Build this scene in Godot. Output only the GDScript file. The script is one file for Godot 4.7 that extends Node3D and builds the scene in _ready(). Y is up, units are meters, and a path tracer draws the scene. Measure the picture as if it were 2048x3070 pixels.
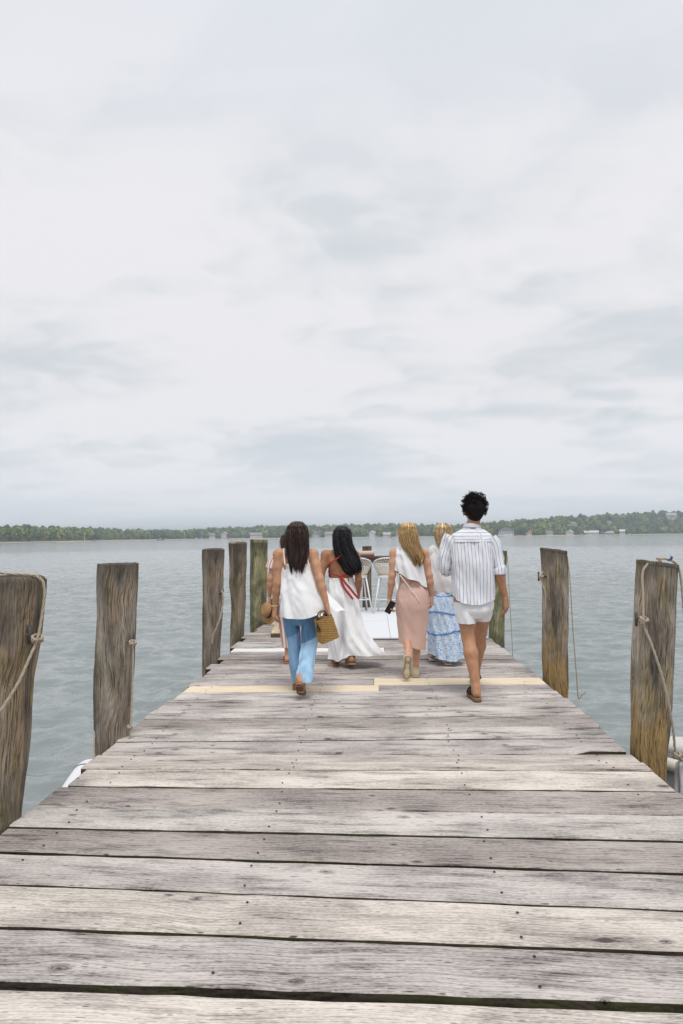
extends Node3D
# A wooden pier on a calm bay under an overcast sky; six people walk away along it.
# x runs to the right, y up (deck top at 0), the pier runs along -z. Units are metres.

const WATER_Y := -1.3
var used := {}
var none: Callable
var fine := FastNoiseLite.new()
var rng := RandomNumberGenerator.new()


# ---------------------------------------------------------------- mesh helpers
class MB:
	var v := PackedVector3Array()
	var uv := PackedVector2Array()
	var col := PackedColorArray()
	var idx := PackedInt32Array()

	func add(p: Vector3, t := Vector2.ZERO, c := Color.WHITE) -> int:
		v.append(p)
		uv.append(t)
		col.append(c)
		return v.size() - 1

	func tri(a: int, b: int, c: int) -> void:
		idx.append(a)
		idx.append(b)
		idx.append(c)

	func quad(a: int, b: int, c: int, d: int) -> void:
		tri(a, b, c)
		tri(a, c, d)

	func grid(first: int, rows: int, cols: int) -> void:
		for i in rows - 1:
			for j in cols - 1:
				var a := first + i * cols + j
				quad(a, a + 1, a + cols + 1, a + cols)

	func face(pts: Array, c := Color.WHITE) -> void:
		var n := v.size()
		for p: Vector3 in pts:
			add(p, Vector2(p.x, p.z), c)
		for i in range(1, pts.size() - 1):
			tri(n, n + i, n + i + 1)

	func box(lo: Vector3, hi: Vector3, t := Transform3D(), c := Color.WHITE) -> void:
		var p := []
		for k in 8:
			p.append(t * Vector3(hi.x if k & 1 else lo.x, hi.y if k & 2 else lo.y, hi.z if k & 4 else lo.z))
		for f: Array in [[0, 1, 3, 2], [5, 4, 6, 7], [4, 0, 2, 6], [1, 5, 7, 3], [2, 3, 7, 6], [4, 5, 1, 0]]:
			face([p[f[3]], p[f[2]], p[f[1]], p[f[0]]], c)

	func smooth() -> ArrayMesh:
		var a := []
		a.resize(Mesh.ARRAY_MAX)
		a[Mesh.ARRAY_VERTEX] = v
		a[Mesh.ARRAY_TEX_UV] = uv
		a[Mesh.ARRAY_COLOR] = col
		a[Mesh.ARRAY_INDEX] = idx
		var st := SurfaceTool.new()
		st.create_from_arrays(a)
		st.generate_normals()
		return st.commit()

	func flat() -> ArrayMesh:
		var w := PackedVector3Array()
		var n := PackedVector3Array()
		var u := PackedVector2Array()
		var c := PackedColorArray()
		for i in range(0, idx.size(), 3):
			var p := v[idx[i]]
			var q := v[idx[i + 1]]
			var r := v[idx[i + 2]]
			var f := (r - p).cross(q - p).normalized()
			for k in 3:
				w.append(v[idx[i + k]])
				u.append(uv[idx[i + k]])
				c.append(col[idx[i + k]])
				n.append(f)
		var a := []
		a.resize(Mesh.ARRAY_MAX)
		a[Mesh.ARRAY_VERTEX] = w
		a[Mesh.ARRAY_NORMAL] = n
		a[Mesh.ARRAY_TEX_UV] = u
		a[Mesh.ARRAY_COLOR] = c
		var m := ArrayMesh.new()
		m.add_surface_from_arrays(Mesh.PRIMITIVE_TRIANGLES, a)
		return m


func numbered(called: String) -> String:
	if not used.has(called):
		used[called] = 0
		return called
	used[called] += 1
	return "%s_%03d" % [called, used[called]]


func tag(o: Node3D, label: String, category: String, group := "", kind := "") -> Node3D:
	if label:
		o.set_meta("label", label)
	if category:
		o.set_meta("category", category)
	if group:
		o.set_meta("group", group)
	if kind:
		o.set_meta("kind", kind)
	return o


func thing(called: String, label: String, category: String, at := Vector3.ZERO, group := "") -> Node3D:
	var o := Node3D.new()
	o.name = numbered(called)
	add_child(o)
	o.position = at
	return tag(o, label, category, group)


func part(called: String, mesh: Mesh, m: Material, parent: Node) -> MeshInstance3D:
	var o := MeshInstance3D.new()
	o.name = numbered(called) if parent == self else called
	o.mesh = mesh
	o.material_override = m
	parent.add_child(o, true)
	return o


func paint(r: float, g: float, b: float, rough := 0.85, spec := 0.5) -> StandardMaterial3D:
	var m := StandardMaterial3D.new()
	m.albedo_color = Color(r, g, b).linear_to_srgb()
	m.roughness = rough
	m.metallic_specular = spec
	return m


func vpaint(rough := 0.85, spec := 0.4) -> StandardMaterial3D:
	var m := paint(1, 1, 1, rough, spec)
	m.vertex_color_use_as_albedo = true
	return m


func textured(img: Image, rough := 0.85, tint := Color.WHITE) -> StandardMaterial3D:
	var m := StandardMaterial3D.new()
	m.albedo_texture = ImageTexture.create_from_image(img)
	m.albedo_color = tint
	m.roughness = rough
	m.metallic_specular = 0.4
	return m


func noise(s: int, freq: float, octaves := 3) -> FastNoiseLite:
	var n := FastNoiseLite.new()
	n.seed = s
	n.frequency = freq
	n.noise_type = FastNoiseLite.TYPE_SIMPLEX_SMOOTH
	n.fractal_octaves = octaves
	return n


# grey noise picture of w x h made at gw x gh and stretched
func streaks(s: int, gw: int, gh: int, w: int, h: int, freq: float, octaves := 4) -> PackedByteArray:
	var im := noise(s, freq, octaves).get_image(gw, gh)
	im.convert(Image.FORMAT_L8)
	im.resize(w, h, Image.INTERPOLATE_CUBIC)
	return im.get_data()


# colour picture from grey bytes through a ramp of linear colours [[at, r, g, b], ...]
func ramp(g: PackedByteArray, w: int, h: int, stops: Array) -> Image:
	var lut := PackedByteArray()
	lut.resize(768)
	for i in 256:
		var t := i / 255.0
		var k := 0
		while k < stops.size() - 2 and t > stops[k + 1][0]:
			k += 1
		var f := clampf((t - stops[k][0]) / maxf(stops[k + 1][0] - stops[k][0], 0.001), 0, 1)
		var c := Color(stops[k][1], stops[k][2], stops[k][3]).lerp(Color(stops[k + 1][1], stops[k + 1][2], stops[k + 1][3]), f).linear_to_srgb()
		lut[i * 3] = c.r8
		lut[i * 3 + 1] = c.g8
		lut[i * 3 + 2] = c.b8
	var out := PackedByteArray()
	out.resize(w * h * 3)
	for i in w * h:
		var b := g[i] * 3
		out[i * 3] = lut[b]
		out[i * 3 + 1] = lut[b + 1]
		out[i * 3 + 2] = lut[b + 2]
	return Image.create_from_data(w, h, false, Image.FORMAT_RGB8, out)


func grey(g: PackedByteArray, w: int, h: int) -> Image:
	return Image.create_from_data(w, h, false, Image.FORMAT_L8, g)


func cr(a: float, b: float, c: float, d: float, t: float) -> float:
	return 0.5 * (2.0 * b + (c - a) * t + (2.0 * a - 5.0 * b + 4.0 * c - d) * t * t + (3.0 * b - a - 3.0 * c + d) * t * t * t)


# rings: [[centre, rx, rz], ...]; lofted with n points round and per steps between rings.
# bend(p, angle, t, outward) -> Vector3 shapes folds. level: rings stay horizontal, else they follow the path.
func loft(mb: MB, rings: Array, n: int, per: int, bend: Callable = none, level := true, turns := Vector2(1, 1), from := 0.0, to := TAU, tint: Callable = none, caps := 0) -> void:
	var first := mb.v.size()
	var rows := (rings.size() - 1) * per + 1
	var along := 0.0
	var last := Vector3.ZERO
	for i in rows:
		var k := mini(i / per, rings.size() - 2)
		var f := float(i - k * per) / per
		var r0: Array = rings[maxi(k - 1, 0)]
		var r1: Array = rings[k]
		var r2: Array = rings[k + 1]
		var r3: Array = rings[mini(k + 2, rings.size() - 1)]
		var c := Vector3(cr(r0[0].x, r1[0].x, r2[0].x, r3[0].x, f), cr(r0[0].y, r1[0].y, r2[0].y, r3[0].y, f), cr(r0[0].z, r1[0].z, r2[0].z, r3[0].z, f))
		var rx := maxf(cr(r0[1], r1[1], r2[1], r3[1], f), 0.0005)
		var rz := maxf(cr(r0[2], r1[2], r2[2], r3[2], f), 0.0005)
		var ex := Vector3.RIGHT
		var ez := Vector3.BACK
		if not level:
			var d := (r2[0] as Vector3) - (r1[0] as Vector3)
			if f < 0.5 and k > 0:
				d = d.lerp((r1[0] as Vector3) - (r0[0] as Vector3), 0.5 - f)
			elif f > 0.5 and k < rings.size() - 2:
				d = d.lerp((r3[0] as Vector3) - (r2[0] as Vector3), f - 0.5)
			d = d.normalized()
			var ref := Vector3.RIGHT if absf(d.x) < 0.85 else Vector3.UP
			ex = (ref - d * ref.dot(d)).normalized()
			ez = ex.cross(d)
			if absf(d.x) < 0.85 and ez.z < 0 and absf(ez.z) > 0.2:
				ez = -ez
		if i > 0:
			along += c.distance_to(last)
		last = c
		var t := float(i) / (rows - 1)
		for j in n + 1:
			var a := from + (to - from) * j / n
			var o := ex * cos(a) * rx + ez * sin(a) * rz
			var p := c + o
			if bend.is_valid():
				p = bend.call(p, a, t, (ex * cos(a) + ez * sin(a)).normalized())
			mb.add(p, Vector2(float(j) / n * turns.x, along * turns.y), tint.call(p, a, t) if tint.is_valid() else Color.WHITE)
	mb.grid(first, rows, n + 1)
	if caps & 1:
		var c0 := mb.add(rings[0][0], Vector2(0.5, 0), mb.col[first])
		for j in n:
			mb.tri(c0, first + j + 1, first + j)
	if caps & 2:
		var lastrow := first + (rows - 1) * (n + 1)
		var c1 := mb.add(rings[-1][0], Vector2(0.5, along * turns.y), mb.col[lastrow])
		for j in n:
			mb.tri(c1, lastrow + j, lastrow + j + 1)


# a round tube through points, smoothed
func tube(mb: MB, pts: Array, r: float, n := 8, per := 6, taper := 1.0) -> void:
	var rings := []
	for i in pts.size():
		var q := r * lerpf(1.0, taper, float(i) / (pts.size() - 1))
		rings.append([pts[i], q, q])
	loft(mb, rings, n, per, none, false, Vector2(1, 1), 0.0, TAU, none, 3)


# twisted rope: three strands wound round the path
func rope(mb: MB, pts: Array, r: float, per := 14) -> void:
	var path: Array[Vector3] = []
	for i in pts.size() - 1:
		var p0: Vector3 = pts[maxi(i - 1, 0)]
		var p1: Vector3 = pts[i]
		var p2: Vector3 = pts[i + 1]
		var p3: Vector3 = pts[mini(i + 2, pts.size() - 1)]
		var steps := clampi(int(p1.distance_to(p2) / (r * 1.1)), 4, 90)
		for s in steps:
			path.append(p1.cubic_interpolate(p2, p0, p3, float(s) / steps))
	path.append(pts[-1])
	for k in 3:
		var rings := []
		var turn := TAU * k / 3
		for i in path.size():
			var d := (path[mini(i + 1, path.size() - 1)] - path[maxi(i - 1, 0)]).normalized()
			var ref := Vector3.RIGHT if absf(d.x) < 0.8 else Vector3.UP
			var ex := (ref - d * ref.dot(d)).normalized()
			var ez := d.cross(ex)
			turn += 0.42
			rings.append([path[i] + (ex * cos(turn) + ez * sin(turn)) * r * 0.5, r * 0.56, r * 0.56])
		loft(mb, rings, 5, 1, none, false)


# ---------------------------------------------------------------- smooth joined bodies
# bones: [a, b, ra, rb, stretch (Vector3, optional)]; meshed as surface nets
func flesh(mb: MB, bones: Array, cell: float, k: float) -> void:
	var lo := Vector3(1e9, 1e9, 1e9)
	var hi := -lo
	var m := k + cell * 2.0
	for b: Array in bones:
		var r: float = maxf(b[2], b[3]) * 1.25 + m
		for p: Vector3 in [b[0], b[1]]:
			lo = lo.min(p - Vector3.ONE * r)
			hi = hi.max(p + Vector3.ONE * r)
	var nx := int((hi.x - lo.x) / cell) + 2
	var ny := int((hi.y - lo.y) / cell) + 2
	var nz := int((hi.z - lo.z) / cell) + 2
	var f := PackedFloat32Array()
	f.resize(nx * ny * nz)
	f.fill(1.0)
	for b: Array in bones:
		var a: Vector3 = b[0]
		var e: Vector3 = b[1]
		var ra: float = b[2]
		var rb: float = b[3]
		var sc: Vector3 = b[4] if b.size() > 4 else Vector3.ONE
		var inv := Vector3.ONE / sc
		var least := minf(sc.x, minf(sc.y, sc.z))
		var r := maxf(ra, rb) * maxf(sc.x, maxf(sc.y, sc.z)) + m
		var bl := ((a.min(e) - Vector3.ONE * r - lo) / cell).floor()
		var bh := ((a.max(e) + Vector3.ONE * r - lo) / cell).ceil()
		var ba := (e - a) * inv
		var q := maxf(ba.length_squared(), 1e-9)
		for z in range(maxi(int(bl.z), 0), mini(int(bh.z), nz - 1) + 1):
			for y in range(maxi(int(bl.y), 0), mini(int(bh.y), ny - 1) + 1):
				var row := (z * ny + y) * nx
				for x in range(maxi(int(bl.x), 0), mini(int(bh.x), nx - 1) + 1):
					var p := (Vector3(lo.x + x * cell, lo.y + y * cell, lo.z + z * cell) - a) * inv
					var t := clampf(p.dot(ba) / q, 0.0, 1.0)
					var d := ((p - ba * t).length() - (ra + (rb - ra) * t)) * least
					var g := f[row + x]
					var h := maxf(k - absf(g - d), 0.0) / k
					f[row + x] = minf(g, d) - h * h * k * 0.25
	var at := {}
	var sx := 1
	var sy := nx
	var sz := nx * ny
	for z in nz - 1:
		for y in ny - 1:
			var row := (z * ny + y) * nx
			for x in nx - 1:
				var i := row + x
				var f0 := f[i]
				if f0 > 0.2:
					continue
				var inside := f0 < 0.0
				if (f[i + 1] < 0.0) == inside and (f[i + sy] < 0.0) == inside and (f[i + sz] < 0.0) == inside and (f[i + sx + sy] < 0.0) == inside and (f[i + sx + sz] < 0.0) == inside and (f[i + sy + sz] < 0.0) == inside and (f[i + sx + sy + sz] < 0.0) == inside:
					continue
				var sum := Vector3.ZERO
				var n := 0
				for e in 12:
					var o1: int = EDGES[e * 2]
					var o2: int = EDGES[e * 2 + 1]
					var g1 := f[i + (o1 & 1) + ((o1 >> 1) & 1) * sy + (o1 >> 2) * sz]
					var g2 := f[i + (o2 & 1) + ((o2 >> 1) & 1) * sy + (o2 >> 2) * sz]
					if (g1 < 0.0) != (g2 < 0.0):
						var t := g1 / (g1 - g2)
						sum += Vector3(o1 & 1, (o1 >> 1) & 1, o1 >> 2).lerp(Vector3(o2 & 1, (o2 >> 1) & 1, o2 >> 2), t)
						n += 1
				var p := lo + (Vector3(x, y, z) + sum / n) * cell
				at[i] = mb.add(p, Vector2(p.x, p.y))
	for i: int in at:
		var f0 := f[i]
		for ax in 3:
			var s := sx if ax == 0 else (sy if ax == 1 else sz)
			var u := sy if ax == 0 else (sz if ax == 1 else sx)
			var w := sz if ax == 0 else (sx if ax == 1 else sy)
			if (f0 < 0.0) != (f[i + s] < 0.0) and at.has(i - u) and at.has(i - w) and at.has(i - u - w):
				if f0 < 0.0:
					mb.quad(at[i], at[i - w], at[i - u - w], at[i - u])
				else:
					mb.quad(at[i], at[i - u], at[i - u - w], at[i - w])


const EDGES := [0, 1, 2, 3, 4, 5, 6, 7, 0, 2, 1, 3, 4, 6, 5, 7, 0, 4, 1, 5, 2, 6, 3, 7]


# ---------------------------------------------------------------- setting
func sky_picture() -> Image:
	var w := 2048
	var h := 1024
	var n1 := noise(11, 0.55, 5)
	var n2 := noise(23, 1.3, 5)
	var n3 := noise(37, 3.2, 4)
	var data := PackedFloat32Array()
	data.resize(w * h * 3)
	for y in h:
		var el := PI / 2 - (y + 0.5) / h * PI
		var up := sin(el)
		for x in w:
			var r := 0.55
			var g := 0.60
			var b := 0.63
			if el > -0.01:
				var az := (x + 0.5) / w * TAU
				var c := cos(el)
				# clouds lie in a sheet overhead, so they flatten towards the horizon
				var s := 1.0 / (up + 0.16)
				var px := sin(az) * c * s
				var pz := cos(az) * c * s
				var a := n1.get_noise_3d(px * 0.8, pz * 1.25, 3.0)
				var d := n2.get_noise_3d(px, pz * 1.35 + a * 0.7, 9.0)
				var e := n3.get_noise_3d(px + d * 0.5, pz * 1.3, 5.0)
				var low := smoothstep(0.0, 0.16, up)
				var calm := smoothstep(0.62, 0.36, up)
				var dark := clampf(0.40 + a * 1.25 + d * 0.75 + e * 0.5, 0, 1)
				dark = dark * dark * (3.0 - 2.0 * dark) * (0.32 + 0.68 * calm) * (0.3 + 0.7 * low)
				var veil := smoothstep(0.24, 0.0, up)
				r = lerpf(0.67, 0.515, dark) + veil * 0.005
				g = lerpf(0.667, 0.55, dark) + veil * 0.025
				b = lerpf(0.69, 0.585, dark) + veil * 0.035
				var high := smoothstep(0.4, 0.75, up)
				r -= high * 0.07
				g -= high * 0.045
				b -= high * 0.02
			var i := (y * w + x) * 3
			data[i] = r
			data[i + 1] = g
			data[i + 2] = b
	return Image.create_from_data(w, h, false, Image.FORMAT_RGBF, data.to_byte_array())


func make_water() -> void:
	var mb := MB.new()
	var radii: Array[float] = []
	var r := 1.6
	while r < 160.0:
		radii.append(r)
		r *= 1.0034 if r > 3.4 and r < 50.0 else 1.007
	while r < 3200.0:
		radii.append(r)
		r *= 1.03
	var angles: Array[float] = []
	var a := -PI
	while a < PI:
		angles.append(a)
		a += 0.0036 if absf(a) < 0.6 else 0.05
	angles.append(PI)
	var n1 := noise(5, 0.8, 2)
	var n2 := noise(6, 2.0, 2)
	var n3 := noise(7, 5.2, 3)
	for q in radii:
		var step := q * 0.0038
		var k1 := clampf(1.5 - step / 0.5, 0, 1)
		var k2 := clampf(1.5 - step / 0.2, 0, 1)
		var k3 := clampf(1.4 - step / 0.06, 0, 1)
		for t in angles:
			var x := sin(t) * q
			var z := -cos(t) * q
			var y := WATER_Y
			if k1 > 0.0:
				var u := x * 0.52 + z * 0.14
				var w := z - x * 0.12
				y += k1 * 0.1 * (0.5 - sqrt(pow(n1.get_noise_2d(u, w), 2.0) + 0.003) * 2.0)
				if k2 > 0.0:
					y += k2 * 0.055 * (0.4 - sqrt(pow(n2.get_noise_2d(u + 40.0, w), 2.0) + 0.004))
				if k3 > 0.0:
					y += k3 * 0.012 * n3.get_noise_2d(u * 1.2, w)
			mb.add(Vector3(x, y, z), Vector2(x, z))
	mb.grid(0, radii.size(), angles.size())
	var c := mb.add(Vector3(0, WATER_Y, 0))
	for j in angles.size() - 1:
		mb.tri(c, j, j + 1)
	var m := paint(0.205, 0.234, 0.229, 0.08, 0.8)
	var g := noise(81, 0.016, 5).get_seamless_image(1024, 1024)
	g.convert(Image.FORMAT_RGBA8)
	g.bump_map_to_normal_map(5.5)
	m.normal_enabled = true
	m.normal_texture = ImageTexture.create_from_image(g)
	m.normal_scale = 1.0
	m.uv1_triplanar = true
	m.uv1_world_triplanar = true
	m.uv1_scale = Vector3(0.21, 0.42, 0.42)
	tag(part("water", mb.smooth(), m, self), "", "", "", "structure")


# weathered board pictures: grain lines bent round knots, long fibres, checks and grey patches
var board_color: Array[ImageTexture] = []
var board_relief: Array[ImageTexture] = []


func make_board_pictures() -> void:
	var w := 2048
	var h := 128
	for s in 9:
		var gen := RandomNumberGenerator.new()
		gen.seed = 100 + s
		var fib := streaks(s * 7 + 1, 150, h, w, h, 0.3, 3)
		var fib2 := streaks(s * 7 + 2, 640, h, w, h, 0.3, 3)
		var patch := streaks(s * 7 + 3, 256, 40, w, h, 0.022, 4)
		var grime := streaks(s * 7 + 4, 180, 64, w, h, 0.05, 5)
		var warp := noise(s + 60, 0.0018, 3)
		var lift := PackedFloat32Array()
		lift.resize(w * h)
		var knot := PackedFloat32Array()
		knot.resize(w * h)
		for q in gen.randi_range(4, 8):
			var ku := gen.randf() * w
			var kv := gen.randf_range(0.06, 0.94) * h
			var kr := gen.randf_range(4.0, 9.0)
			var reach := int(kr * 16)
			for y in range(maxi(0, int(kv) - reach / 2), mini(h, int(kv) + reach / 2)):
				for x in range(maxi(0, int(ku) - reach), mini(w, int(ku) + reach)):
					var du := (x - ku) / 1.7
					var dv := y - kv
					var d := sqrt(du * du + dv * dv)
					lift[y * w + x] += signf(dv) * kr * 2.0 * exp(-d / (kr * 1.6))
					if d < kr * 1.6:
						var ring := 0.5 + 0.5 * sin(d * 2.2)
						knot[y * w + x] = maxf(knot[y * w + x], smoothstep(kr * 1.5, kr * 0.6, d) * (0.5 + 0.45 * ring) + (0.7 if d < kr * 0.3 else 0.0))
		var out := PackedByteArray()
		out.resize(w * h * 3)
		var rel := PackedByteArray()
		rel.resize(w * h)
		var lines := gen.randf_range(0.75, 1.15)
		var slope := gen.randf_range(-0.012, 0.012)
		var strength := gen.randf_range(0.55, 1.0)
		for x in w:
			var sway := warp.get_noise_1d(x) * 26.0 + slope * x
			for y in h:
				var i := y * w + x
				var g := (y + sway - lift[i]) * lines + fib2[i] * 0.012
				var late := 0.5 + 0.5 * sin(g + sin(g * 0.31) * 1.7)
				late = late * late * late
				var f := fib[i] / 255.0 - 0.5
				var f2 := fib2[i] / 255.0 - 0.5
				var pa := patch[i] / 255.0 - 0.5
				var gr := grime[i] / 255.0 - 0.5
				var dk := 0.27 + late * 0.42 * strength + f * 0.6 + f2 * 0.45 + pa * 0.75 + maxf(gr - 0.06, 0.0) * 1.5
				var crack := maxf(0.0, -f - 0.28) * 7.0 + maxf(0.0, -f2 - 0.4) * 4.0
				dk = clampf(dk + knot[i] * 0.7, 0.0, 1.25)
				var r := lerpf(0.725, 0.22, dk)
				var gg := lerpf(0.682, 0.2, dk)
				var b := lerpf(0.648, 0.195, dk)
				crack = clampf(crack, 0, 0.85)
				var c := Color(r * (1.0 - crack), gg * (1.0 - crack), b * (1.0 - crack)).linear_to_srgb()
				out[i * 3] = c.r8
				out[i * 3 + 1] = c.g8
				out[i * 3 + 2] = c.b8
				rel[i] = int(clampf(0.75 - late * 0.3 * strength - crack * 0.7 + f * 0.35 - knot[i] * 0.3, 0, 1) * 255)
		board_color.append(ImageTexture.create_from_image(Image.create_from_data(w, h, false, Image.FORMAT_RGB8, out)))
		board_relief.append(ImageTexture.create_from_image(grey(rel, w, h)))


func board_material(k: int, tint: Color, flip: bool) -> StandardMaterial3D:
	var m := StandardMaterial3D.new()
	m.albedo_texture = board_color[k]
	m.albedo_color = tint
	m.roughness = 0.9
	m.metallic_specular = 0.3
	m.heightmap_enabled = true
	m.heightmap_texture = board_relief[k]
	m.heightmap_scale = 0.35
	m.vertex_color_use_as_albedo = true
	m.uv1_scale = Vector3(-1 if flip else 1, 1, 1)
	return m


# one deck board between the lines z = a0 + a1 x (near) and z = b0 + b1 x (far)
func board(parent: Node, x0: float, x1: float, a0: float, a1: float, b0: float, b1: float, y: float, tex: int, tint: Color, s: int, broken := false) -> MeshInstance3D:
	var mb := MB.new()
	var gen := noise(s, 2.2, 3)
	var edge := noise(s + 500, 9.0, 3)
	var steps := 30
	var thick := 0.056
	var off := fposmod(s * 0.37, 0.2)
	var rows := []
	for i in steps + 1:
		var u := float(i) / steps
		var x := lerpf(x0, x1, u)
		var za := a0 + a1 * x + edge.get_noise_2d(x, 1.0) * 0.0055
		var zb := b0 + b1 * x + edge.get_noise_2d(x, 8.0) * 0.0055
		if broken and x > x1 - 0.25:
			za -= 0.055 + 0.02 * edge.get_noise_2d(x * 3.0, 5.0)
		var yy := y + gen.get_noise_2d(x, 3.0) * 0.004
		var cup := gen.get_noise_2d(x * 0.2, 7.0) * 0.004
		var c := 0.006
		var tu := off + (x + 2.0) / 5.2
		# near bottom, near side top, near top edge, middle, far top edge, far side top, far bottom
		rows.append([
			[Vector3(x, yy - thick, za), Vector2(tu, 0.03)], [Vector3(x, yy - c, za), Vector2(tu, 0.11)], [Vector3(x, yy, za - c), Vector2(tu, 0.13)],
			[Vector3(x, yy + cup, (za + zb) * 0.5), Vector2(tu, 0.55)],
			[Vector3(x, yy, zb + c), Vector2(tu, 0.97)], [Vector3(x, yy - c, zb), Vector2(tu, 0.985)], [Vector3(x, yy - thick, zb), Vector2(tu, 1.06)]])
	for i in steps:
		for k in 7:
			var k2 := (k + 1) % 7
			var n := mb.v.size()
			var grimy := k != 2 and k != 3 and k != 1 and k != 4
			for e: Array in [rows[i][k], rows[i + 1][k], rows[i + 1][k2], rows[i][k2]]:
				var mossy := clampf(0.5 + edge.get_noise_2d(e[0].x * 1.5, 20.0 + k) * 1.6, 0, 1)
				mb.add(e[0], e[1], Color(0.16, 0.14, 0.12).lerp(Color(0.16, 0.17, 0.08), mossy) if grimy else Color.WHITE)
			mb.quad(n, n + 3, n + 2, n + 1)
	for side in 2:
		var ring: Array = rows[0] if side == 0 else rows[steps]
		var n := mb.v.size()
		for e: Array in ring:
			mb.add(e[0], Vector2(e[1].y * 0.06, e[0].y * 6.0), Color(0.42, 0.4, 0.37))
		for k in range(1, 6):
			if side == 0:
				mb.tri(n, n + k, n + k + 1)
			else:
				mb.tri(n, n + k + 1, n + k)
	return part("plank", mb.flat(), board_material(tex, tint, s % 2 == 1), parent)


func nail_heads(plank: Node, spots: Array, m: Material) -> void:
	var mb := MB.new()
	for p: Vector3 in spots:
		var n := mb.v.size()
		for k in 7:
			var a := TAU * k / 7
			mb.add(p + Vector3(cos(a) * 0.0062, 0.0, sin(a) * 0.0062))
		for k in 7:
			var a := TAU * k / 7
			mb.add(p + Vector3(cos(a) * 0.005, 0.0022, sin(a) * 0.005))
		for k in 7:
			mb.quad(n + k, n + (k + 1) % 7, n + 7 + (k + 1) % 7, n + 7 + k)
		for k in range(1, 6):
			mb.tri(n + 7, n + 7 + k, n + 8 + k)
	tag(part("nail_heads", mb.flat(), m, plank), "", "", "", "stuff")


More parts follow.
